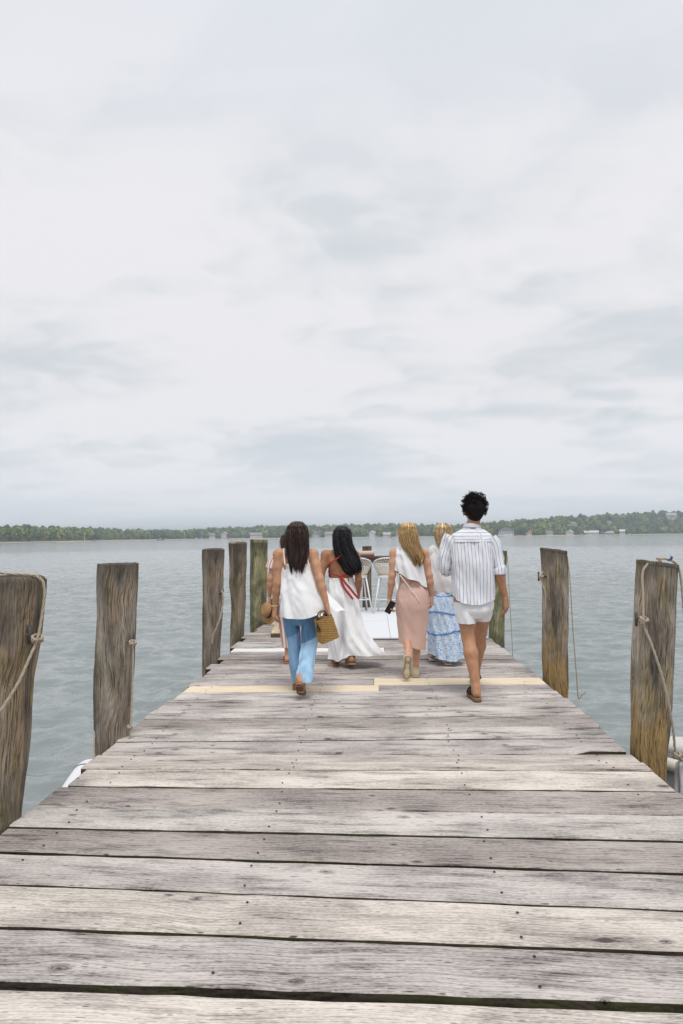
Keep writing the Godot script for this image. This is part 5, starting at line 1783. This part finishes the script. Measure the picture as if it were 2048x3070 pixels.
func woman_in_blue() -> void:
	var t := thing("person", "blonde woman in white sweater and blue patterned tiered skirt", "person", v3(0.74, 0, -7.866))
	var j := {"head": v3(0.042, 1.49, -0.015), "neck": v3(0.036, 1.345, 0.01), "sl": v3(-0.115, 1.285, 0), "sr": v3(0.19, 1.285, 0), "el": v3(-0.145, 1.04, -0.01), "wl": v3(-0.03, 1.0, -0.2), "er": v3(0.22, 1.04, 0.0), "wr": v3(0.22, 0.8, -0.06),
		"hl": v3(-0.04, 0.84, 0), "hr": v3(0.12, 0.84, 0), "kl": v3(-0.055, 0.46, -0.11), "al": v3(-0.086, 0.1, -0.24), "heell": v3(-0.086, 0.024, -0.2), "toel": v3(-0.09, 0.022, -0.43),
		"kr": v3(0.09, 0.45, -0.02), "ar": v3(0.066, 0.1, 0.03), "heelr": v3(0.066, 0.022, 0.075), "toer": v3(0.07, 0.02, -0.16), "cover": 0.55, "legs": 0.75, "girth": 0.98, "chest": 0.12, "waist": 0.105, "hip": 0.118}
	j.hands = [[j.wl, v3(1, 0.1, -0.2), v3(0, 0, 1), v3(0, 1, 0), 0.6], [j.wr, v3(0, -1, -0.1), v3(-1, 0, 0), v3(0, 0, -1), 0.6]]
	figure(t, j, skin_of(0.52, 0.3, 0.2, 0.55, 0.4))
	long_hair(t, [[v3(0.042, 1.603, 0.0), 0.006, 0.006], [v3(0.042, 1.594, 0.0), 0.05, 0.052], [v3(0.042, 1.562, 0.008), 0.084, 0.092], [v3(0.042, 1.5, 0.022), 0.098, 0.096], [v3(0.042, 1.43, 0.05), 0.095, 0.074], [v3(0.045, 1.37, 0.08), 0.085, 0.05], [v3(0.05, 1.32, 0.1), 0.055, 0.03], [v3(0.055, 1.29, 0.105), 0.02, 0.015]], hair_mat(504, v3(0.08, 0.045, 0.02), v3(0.46, 0.3, 0.14), v3(0.9, 0.72, 0.45), 0.5), 64, 70)
	var knit := paint(0.78, 0.765, 0.76, 0.95, 0.2)
	var mb := MB.new()
	loft(mb, [[v3(0.038, 1.395, 0.006), 0.06, 0.058], [v3(0.038, 1.375, 0.006), 0.075, 0.066], [v3(0.038, 1.345, 0.004), 0.13, 0.085], [v3(0.038, 1.3, 0.003), 0.172, 0.105], [v3(0.038, 1.22, 0.003), 0.185, 0.125], [v3(0.038, 1.08, 0.008), 0.185, 0.138], [v3(0.038, 0.95, 0.012), 0.178, 0.142], [v3(0.036, 0.85, 0.01), 0.152, 0.128], [v3(0.036, 0.815, 0.008), 0.14, 0.12]], 64, 6, folds(4.0, 0.001, 0.006, 51, 0.012, 0.8))
	loft(mb, [[v3(-0.1, 1.29, 0.0), 0.07, 0.08], [v3(-0.135, 1.2, 0.0), 0.066, 0.07], [v3(-0.15, 1.06, -0.005), 0.062, 0.066], [v3(-0.14, 1.02, -0.06), 0.056, 0.06], [v3(-0.08, 1.005, -0.14), 0.05, 0.052], [v3(-0.035, 1.0, -0.19), 0.04, 0.042]], 24, 6, folds(3.0, 0.002, 0.006, 52, 0.012), false)
	loft(mb, [[v3(0.175, 1.29, 0.0), 0.07, 0.08], [v3(0.205, 1.2, 0.0), 0.066, 0.07], [v3(0.222, 1.05, 0.0), 0.06, 0.062], [v3(0.222, 0.92, -0.03), 0.052, 0.054], [v3(0.22, 0.82, -0.055), 0.042, 0.042]], 24, 6, folds(3.0, 0.002, 0.006, 53, 0.012), false)
	part("sweater", mb.smooth(), knit, t)
	var rings := [[v3(0.036, 0.86, 0.004), 0.132, 0.108], [v3(0.03, 0.78, 0.006), 0.158, 0.13], [v3(0.015, 0.69, 0.008), 0.165, 0.14], [v3(0.01, 0.59, 0.008), 0.168, 0.145], [v3(0.03, 0.46, -0.01), 0.178, 0.172], [v3(0.045, 0.37, -0.025), 0.19, 0.195], [v3(0.06, 0.24, -0.04), 0.2, 0.22], [v3(0.068, 0.09, -0.05), 0.198, 0.24]]
	var f := folds(8.0, 0.003, 0.024, 55, 0.008, 0.4)
	var hem := func(p: Vector3, a: float, tt: float, o: Vector3) -> Vector3:
		var q: Vector3 = f.call(p, a, tt, o)
		q.y += smoothstep(0.7, 1.0, tt) * (0.03 * cos(a * 2.0 + 0.4))
		return q
	mb = MB.new()
	loft(mb, rings, 110, 8, hem, true, Vector2(5, 4.5))
	var g1 := streaks(960, 256, 256, 256, 256, 0.035, 2)
	for i in g1.size():
		g1[i] = clampi(int(absf(g1[i] - 128.0) * 5.5), 0, 255)
	var print_ := textured(ramp(g1, 256, 256, [[0.0, 0.04, 0.24, 0.68], [0.3, 0.1, 0.36, 0.76], [0.48, 0.66, 0.78, 0.87], [1.0, 0.78, 0.83, 0.87]]), 0.9)
	var skirt := part("skirt", mb.smooth(), print_, t)
	var trim := paint(0.03, 0.22, 0.58, 0.8)
	for q: Array in [[0.795, 0.15, 0.034], [0.588, 0.42, 0.01], [0.37, 0.7, 0.045]]:
		mb = MB.new()
		var pts := []
		var k := 0
		while k <= 84:
			var a := TAU * k / 84.0
			var r := 0.0
			var rz := 0.0
			var c := Vector3.ZERO
			for i in rings.size() - 1:
				if q[0] <= rings[i][0].y and q[0] > rings[i + 1][0].y:
					var w: float = (rings[i][0].y - q[0]) / (rings[i][0].y - rings[i + 1][0].y)
					c = (rings[i][0] as Vector3).lerp(rings[i + 1][0], w)
					r = lerpf(rings[i][1], rings[i + 1][1], w)
					rz = lerpf(rings[i][2], rings[i + 1][2], w)
			var o := v3(cos(a), 0, sin(a))
			var p: Vector3 = hem.call(c + v3(cos(a) * r, 0, sin(a) * rz), a, q[1], o)
			pts.append(p + o * 0.004 + v3(0, (0.007 if k % 2 else -0.007) + 0.02 * sin(a * 2.0 + q[1] * 9.0), 0))
			k += 1
		tube(mb, pts, 0.006, 5, 1)
		part("trim", mb.smooth(), trim, skirt)
	var pale := paint(0.7, 0.7, 0.68, 0.7)
	var dark := paint(0.05, 0.06, 0.09, 0.8)
	for s: Array in [[v3(-0.086, 0.004, -0.17), v3(-0.09, 0.004, -0.44)], [v3(0.066, 0.004, 0.105), v3(0.07, 0.004, -0.17)]]:
		shoe(t, "flip_flop", s[0], s[1], Vector3.UP, pale, pale, 0.02, false)
		mb = MB.new()
		sole(mb, s[0] - v3(0, 0.003, 0), s[1] - v3(0, 0.003, 0), Vector3.UP, 0.006, 1.04)
		part("outsole", mb.flat(), dark, t.get_child(-1))


func man_in_stripes() -> void:
	var t := thing("person", "man with curly black hair in striped shirt and white shorts", "person", v3(0.9, 0, -6.306))
	var j := {"head": v3(0.012, 1.685, -0.01), "neck": v3(-0.012, 1.525, 0.012), "sl": v3(-0.205, 1.44, 0), "sr": v3(0.16, 1.42, 0), "el": v3(-0.25, 1.165, -0.01), "wl": v3(-0.14, 1.14, -0.25), "er": v3(0.212, 1.145, 0.035), "wr": v3(0.285, 0.89, -0.02),
		"hl": v3(-0.1, 0.9, 0), "hr": v3(0.095, 0.9, -0.02), "kl": v3(-0.066, 0.53, 0.03), "al": v3(-0.02, 0.115, 0.165), "heell": v3(-0.016, 0.034, 0.21), "toel": v3(-0.045, 0.032, -0.055),
		"kr": v3(0.085, 0.54, -0.24), "ar": v3(0.068, 0.12, -0.46), "heelr": v3(0.068, 0.036, -0.42), "toer": v3(0.08, 0.05, -0.69), "cover": 0.55, "girth": 1.16, "chest": 0.15, "waist": 0.135, "hip": 0.122, "headsize": 1.06}
	j.hands = [[j.wr, v3(0.1, -1, -0.12), v3(-0.85, 0, -0.45), v3(-0.3, 0, -1), 0.55], [j.wl, v3(0.8, 0.1, -0.5), v3(0, 0.6, 0.6), v3(0, 1, 0), 0.7]]
	figure(t, j, skin_of(0.44, 0.245, 0.145, 0.5, 0.45))
	# curly hair: a rounded cap full of small curls
	var mb := MB.new()
	var hc := v3(0.015, 1.725, 0.012)
	flesh(mb, [[hc + v3(0, 0.0, 0.0), hc + v3(0.0, 0.01, -0.03), 0.098, 0.092, v3(1.0, 1.0, 1.05)], [hc + v3(0, -0.07, 0.03), hc + v3(0, -0.02, 0.03), 0.07, 0.09]], 0.012, 0.03)
	var gen := RandomNumberGenerator.new()
	gen.seed = 505
	for k in 760:
		var d := v3(gen.randfn(), gen.randfn() * 0.95 + 0.25, gen.randfn() + 0.2).normalized()
		if (d.z < -0.45 and d.y < 0.3) or d.y < -0.62:
			continue
		var far := 0.88 + 0.3 * pow(gen.randf(), 2.2)
		var c := hc + d * v3(0.104, 0.118, 0.106) * far
		if d.y < 0:
			c = hc + v3(d.x * 0.101, d.y * 0.132, d.z * 0.098) * minf(far, 1.06)
		var e1 := d.cross(v3(gen.randfn(), gen.randfn(), gen.randfn())).normalized()
		var e2 := (d * 0.6 + d.cross(e1) * gen.randf_range(-0.9, 0.9)).normalized()
		var r := gen.randf_range(0.007, 0.02)
		var pts := []
		for i in 7:
			var q := i * 0.85
			pts.append(c + (e1 * cos(q) + e2 * sin(q)) * r * (1.0 - i * 0.06) + d * i * gen.randf_range(0.0, 0.0025))
		tube(mb, pts, gen.randf_range(0.002, 0.0045), 4, 1, 0.5)
	part("hair", mb.smooth(), paint(0.009, 0.007, 0.006, 0.75, 0.3), t)
	# striped linen shirt
	var line := PackedByteArray()
	line.resize(64 * 4 * 3)
	for y in 4:
		for x in 64:
			var edge := smoothstep(6.0, 4.0, absf(x - 32.0))
			var c := Color(0.79, 0.79, 0.81).lerp(Color(0.15, 0.23, 0.5), edge * 0.85).linear_to_srgb()
			line[(y * 64 + x) * 3] = c.r8
			line[(y * 64 + x) * 3 + 1] = c.g8
			line[(y * 64 + x) * 3 + 2] = c.b8
	var im := Image.create_from_data(64, 4, false, Image.FORMAT_RGB8, line)
	var stripes := textured(im, 0.9)
	var across := im.duplicate() as Image
	across.rotate_90(CLOCKWISE)
	var cross_stripes := textured(across, 0.9)
	mb = MB.new()
	var f := folds(5.0, 0.004, 0.014, 71, 0.016, 0.5)
	var hang := func(p: Vector3, a: float, tt: float, o: Vector3) -> Vector3:
		var q: Vector3 = f.call(p, a, tt, o)
		q.y -= smoothstep(0.7, 1.0, tt) * 0.085 * pow(absf(sin(a)), 1.5)
		q.z += 0.012 * sin(p.y * 17.0 + p.x * 9.0) * smoothstep(0.3, 0.9, tt) * maxf(0.0, sin(a))
		return q
	loft(mb, [[v3(-0.012, 1.515, 0.006), 0.09, 0.075], [v3(-0.016, 1.49, 0.004), 0.14, 0.09], [v3(-0.02, 1.455, 0.003), 0.185, 0.108], [v3(-0.022, 1.4, 0.004), 0.205, 0.125], [v3(-0.018, 1.3, 0.006), 0.206, 0.138], [v3(-0.012, 1.17, 0.01), 0.2, 0.142], [v3(-0.01, 1.04, 0.012), 0.197, 0.146], [v3(-0.01, 0.925, 0.012), 0.2, 0.152]], 110, 8, hang, true, Vector2(40, 1))
	var shirt := part("shirt", mb.smooth(), stripes, t)
	mb = MB.new()
	loft(mb, [[v3(-0.012, 1.535, 0.006), 0.068, 0.066], [v3(-0.012, 1.52, 0.006), 0.095, 0.079], [v3(-0.016, 1.493, 0.004), 0.144, 0.094], [v3(-0.02, 1.455, 0.003), 0.19, 0.113], [v3(-0.022, 1.405, 0.004), 0.209, 0.131]], 80, 6, folds(5.0, 0.002, 0.003, 71, 0.012, 0.5), true, Vector2(1, 31))
	part("yoke", mb.smooth(), cross_stripes, shirt)
	mb = MB.new()
	loft(mb, [[v3(-0.012, 1.525, 0.004), 0.074, 0.07], [v3(-0.011, 1.55, 0.0), 0.07, 0.068], [v3(-0.01, 1.572, -0.004), 0.066, 0.066], [v3(-0.01, 1.57, -0.002), 0.07, 0.071], [v3(-0.012, 1.535, 0.006), 0.082, 0.08]], 40, 4, folds(3.0, 0.001, 0.002, 73), true, Vector2(1, 31))
	part("collar", mb.smooth(), cross_stripes, shirt)
	mb = MB.new()
	loft(mb, [[v3(0.14, 1.43, 0.0), 0.075, 0.085], [v3(0.18, 1.36, 0.004), 0.068, 0.078], [v3(0.2, 1.25, 0.015), 0.065, 0.07], [v3(0.212, 1.14, 0.028), 0.066, 0.07]], 30, 8, folds(4.0, 0.002, 0.008, 74, 0.018), false, Vector2(13, 1))
	part("sleeve", mb.smooth(), stripes, shirt)
	mb = MB.new()
	loft(mb, [[v3(-0.185, 1.45, 0.0), 0.078, 0.085], [v3(-0.225, 1.37, 0.0), 0.07, 0.078], [v3(-0.255, 1.26, -0.005), 0.066, 0.072], [v3(-0.262, 1.18, -0.02), 0.066, 0.07], [v3(-0.24, 1.16, -0.08), 0.064, 0.064]], 30, 8, folds(4.0, 0.002, 0.008, 75, 0.018), false, Vector2(13, 1))
	part("sleeve", mb.smooth(), stripes, shirt)
	mb = MB.new()
	loft(mb, [[v3(0.21, 1.16, 0.026), 0.069, 0.073], [v3(0.212, 1.155, 0.027), 0.074, 0.078], [v3(0.216, 1.11, 0.03), 0.072, 0.076], [v3(0.216, 1.105, 0.03), 0.066, 0.068]], 30, 4, folds(6.0, 0.003, 0.005, 76, 0.01), false, Vector2(13, 1))
	part("cuff", mb.smooth(), stripes, shirt)
	mb = MB.new()
	loft(mb, [[v3(-0.255, 1.165, -0.045), 0.068, 0.068], [v3(-0.25, 1.162, -0.05), 0.073, 0.073], [v3(-0.23, 1.155, -0.095), 0.071, 0.071], [v3(-0.228, 1.155, -0.098), 0.064, 0.064]], 30, 4, folds(6.0, 0.003, 0.005, 77, 0.01), false, Vector2(13, 1))
	part("cuff", mb.smooth(), stripes, shirt)
	# shorts
	mb = MB.new()
	loft(mb, [[v3(-0.006, 0.98, 0.0), 0.15, 0.105], [v3(-0.006, 0.92, 0.0), 0.168, 0.12], [v3(-0.006, 0.84, 0.0), 0.18, 0.132], [v3(-0.006, 0.77, 0.002), 0.16, 0.135], [v3(-0.004, 0.71, -0.01), 0.08, 0.09]], 56, 6, folds(4.0, 0.001, 0.004, 81, 0.008))
	loft(mb, [[v3(-0.1, 0.86, 0.0), 0.085, 0.115], [v3(-0.092, 0.76, 0.012), 0.09, 0.118], [v3(-0.078, 0.668, 0.018), 0.086, 0.108]], 36, 8, folds(4.0, 0.002, 0.006, 82, 0.01))
	loft(mb, [[v3(0.092, 0.86, -0.01), 0.083, 0.115], [v3(0.086, 0.76, -0.05), 0.086, 0.115], [v3(0.078, 0.672, -0.105), 0.076, 0.108]], 36, 8, folds(4.0, 0.002, 0.006, 83, 0.01))
	part("shorts", mb.smooth(), cloth_white, t)
	var black := paint(0.03, 0.03, 0.032, 0.6)
	var cork := paint(0.24, 0.125, 0.055, 0.85)
	for s: Array in [[v3(-0.014, 0.006, 0.235), v3(-0.047, 0.006, -0.07)], [v3(0.068, 0.006, -0.4), v3(0.082, 0.02, -0.71)]]:
		shoe(t, "sandal", s[0], s[1], Vector3.UP, black, cork, 0.03, false)
		mb = MB.new()
		sole(mb, s[0] - v3(0, 0.004, 0), s[1] - v3(0, 0.004, 0), Vector3.UP, 0.009, 1.08)
		part("outsole", mb.flat(), black, t.get_child(-1))


func woman_behind() -> void:
	var t := thing("person", "woman in red and white striped outfit mostly hidden behind the jeans wearer", "person", v3(-1.03, 0, -7.93))
	var j := {"head": v3(0.03, 1.41, -0.015), "neck": v3(0.015, 1.275, 0.01), "sl": v3(-0.142, 1.215, 0), "sr": v3(0.165, 1.215, 0), "el": v3(-0.19, 0.985, 0.02), "wl": v3(-0.212, 0.76, -0.05), "er": v3(0.2, 0.985, 0.02), "wr": v3(0.215, 0.77, -0.04),
		"hl": v3(-0.065, 0.79, 0), "hr": v3(0.085, 0.79, 0), "kl": v3(-0.02, 0.43, 0.0), "al": v3(0.005, 0.1, 0.0), "heell": v3(0.003, 0.02, 0.035), "toel": v3(-0.01, 0.02, -0.19),
		"kr": v3(0.09, 0.43, -0.15), "ar": v3(0.1, 0.1, -0.3), "heelr": v3(0.1, 0.02, -0.26), "toer": v3(0.105, 0.02, -0.48), "cover": 0.85, "legs": 0.85, "girth": 0.97, "chest": 0.12, "waist": 0.11, "hip": 0.138, "headsize": 0.98}
	j.hands = [[j.wl, v3(0.0, -1, -0.05), v3(0.9, 0, -0.2), v3(0, 0, -1), 0.9], [j.wr, v3(0, -1, -0.1), v3(-1, 0, 0), v3(0, 0, -1), 0.6]]
	figure(t, j, skin_of(0.54, 0.31, 0.215, 0.55, 0.4))
	long_hair(t, [[v3(0.03, 1.522, 0.0), 0.006, 0.006], [v3(0.03, 1.512, 0.0), 0.05, 0.052], [v3(0.03, 1.48, 0.008), 0.082, 0.09], [v3(0.03, 1.42, 0.022), 0.093, 0.09], [v3(0.03, 1.36, 0.045), 0.088, 0.066], [v3(0.03, 1.3, 0.075), 0.07, 0.045], [v3(0.03, 1.25, 0.09), 0.04, 0.02]], hair_mat(506, v3(0.02, 0.011, 0.008), v3(0.05, 0.026, 0.016), v3(0.11, 0.06, 0.035)), 66, 50)
	var line := PackedByteArray()
	line.resize(64 * 4 * 3)
	for y in 4:
		for x in 64:
			var e := smoothstep(16.0, 13.0, absf(x - 32.0))
			var c := Color(0.78, 0.74, 0.72).lerp(Color(0.52, 0.17, 0.12), e * 0.85).linear_to_srgb()
			for k in 3:
				line[(y * 64 + x) * 3 + k] = [c.r8, c.g8, c.b8][k]
	var cloth := textured(Image.create_from_data(64, 4, false, Image.FORMAT_RGB8, line), 0.9)
	var mb := MB.new()
	loft(mb, [[v3(0.015, 1.31, 0.008), 0.065, 0.062], [v3(0.015, 1.29, 0.006), 0.1, 0.075], [v3(0.014, 1.25, 0.004), 0.15, 0.098], [v3(0.014, 1.17, 0.004), 0.162, 0.115], [v3(0.012, 1.03, 0.006), 0.15, 0.118], [v3(0.012, 0.9, 0.01), 0.155, 0.125], [v3(0.012, 0.76, 0.01), 0.168, 0.135]], 60, 6, folds(5.0, 0.002, 0.01, 91, 0.01), true, Vector2(28, 1))
	var top := part("blouse", mb.smooth(), cloth, t)
	mb = MB.new()
	loft(mb, [[v3(-0.12, 1.235, 0.0), 0.06, 0.072], [v3(-0.155, 1.18, 0.004), 0.062, 0.068], [v3(-0.178, 1.1, 0.01), 0.066, 0.07]], 24, 6, folds(3.0, 0.002, 0.006, 92), false, Vector2(12, 1))
	part("sleeve", mb.smooth(), cloth, top)
	mb = MB.new()
	loft(mb, [[v3(0.145, 1.235, 0.0), 0.06, 0.072], [v3(0.178, 1.18, 0.004), 0.062, 0.068], [v3(0.2, 1.1, 0.01), 0.066, 0.07]], 24, 6, folds(3.0, 0.002, 0.006, 93), false, Vector2(12, 1))
	part("sleeve", mb.smooth(), cloth, top)
	mb = MB.new()
	loft(mb, [[v3(0.01, 0.88, 0.0), 0.14, 0.11], [v3(0.01, 0.76, 0.008), 0.155, 0.125], [v3(0.01, 0.66, 0.004), 0.13, 0.11], [v3(0.01, 0.6, 0.0), 0.06, 0.07]], 40, 5, folds(4.0, 0.001, 0.004, 94), true, Vector2(20, 1))
	loft(mb, [[v3(-0.06, 0.76, 0.0), 0.08, 0.105], [v3(-0.045, 0.6, -0.004), 0.08, 0.09], [v3(-0.022, 0.43, 0.0), 0.07, 0.075], [v3(0.0, 0.19, 0.0), 0.062, 0.068]], 30, 8, folds(4.0, 0.002, 0.008, 95, 0.01), true, Vector2(10, 1))
	loft(mb, [[v3(0.08, 0.76, 0.0), 0.08, 0.105], [v3(0.085, 0.6, -0.06), 0.08, 0.09], [v3(0.09, 0.43, -0.15), 0.07, 0.075], [v3(0.1, 0.19, -0.26), 0.062, 0.068]], 30, 8, folds(4.0, 0.002, 0.008, 96, 0.01), true, Vector2(10, 1))
	part("trousers", mb.smooth(), cloth, t)
	var tan_ := paint(0.36, 0.15, 0.06, 0.6)
	shoe(t, "sandal", v3(0.003, 0.0, 0.06), v3(-0.01, 0.0, -0.2), Vector3.UP, tan_, tan_, 0.022, false)
	shoe(t, "sandal", v3(0.1, 0.0, -0.235), v3(0.106, 0.0, -0.49), Vector3.UP, tan_, tan_, 0.022, false)
	# sun hat carried by its brim
	var hat := thing("sun_hat", "tan straw sun hat carried in the hidden woman's left hand", "hat", v3(-1.215, 0.61, -7.9))
	hat.rotation = v3(0.35, 0.5, 1.25)
	mb = MB.new()
	var wav := func(p: Vector3, a: float, tt: float, o: Vector3) -> Vector3:
		return p + v3(0, 0.012 * sin(a * 2.0) * smoothstep(0.4, 1.0, tt), 0)
	loft(mb, [[v3(0, 0.1, 0), 0.004, 0.004], [v3(0, 0.098, 0), 0.06, 0.06], [v3(0, 0.075, 0), 0.082, 0.085], [v3(0, 0.02, 0), 0.088, 0.092], [v3(0, 0.004, 0), 0.1, 0.105], [v3(0, -0.004, 0), 0.16, 0.165]], 40, 5, wav)
	part("crown_and_brim", mb.smooth(), paint(0.36, 0.2, 0.08, 0.85), hat)
	mb = MB.new()
	loft(mb, [[v3(0, 0.045, 0), 0.089, 0.093], [v3(0, 0.015, 0), 0.0915, 0.0955]], 40, 2)
	part("band", mb.smooth(), paint(0.05, 0.03, 0.02, 0.7), hat)


func _ready() -> void:
	var cam := Camera3D.new()
	cam.name = "camera"
	cam.position = Vector3(0, 1.47, 0)
	cam.fov = 73.73
	cam.near = 0.05
	cam.far = 6000.0
	cam.rotation_order = EULER_ORDER_YXZ
	cam.rotation_degrees = Vector3(2.0, 2.77, -0.62)
	add_child(cam)
	cam.current = true
	var env := Environment.new()
	var sky := Sky.new()
	var sm := PanoramaSkyMaterial.new()
	sm.panorama = ImageTexture.create_from_image(sky_picture())
	sky.sky_material = sm
	env.background_mode = Environment.BG_SKY
	env.sky = sky
	env.tonemap_mode = Environment.TONE_MAPPER_LINEAR
	env.tonemap_exposure = 1.28
	env.sdfgi_enabled = true
	env.ssao_enabled = true
	env.ssil_enabled = true
	env.fog_enabled = true
	env.fog_density = 0.00045
	env.fog_light_color = Color(0.80, 0.85, 0.89)
	var we := WorldEnvironment.new()
	we.name = "world"
	we.environment = env
	add_child(we)
	var sun := DirectionalLight3D.new()
	sun.name = "sun"
	sun.light_energy = 0.5
	sun.light_angular_distance = 22.0
	sun.light_color = Color(1.0, 0.985, 0.96)
	sun.shadow_enabled = true
	sun.rotation_degrees = Vector3(-68, 15, 0)
	add_child(sun)

	fine = noise(3, 0.11, 3)
	make_water()
	make_board_pictures()
	var fw := streaks(900, 60, 128, 1024, 128, 0.2, 3)
	fresh_wood = textured(ramp(fw, 1024, 128, [[0.0, 0.56, 0.44, 0.29], [0.5, 0.75, 0.63, 0.46], [1.0, 0.82, 0.72, 0.56]]), 0.8)
	make_post_pictures()
	make_pier()
	rope_mat = paint(0.44, 0.37, 0.29, 0.9)
	make_pilings()
	make_land()
	make_far_things()
	make_woods()
	make_fender()
	make_dinghy()
	make_platform()
	make_furniture()
	make_people()
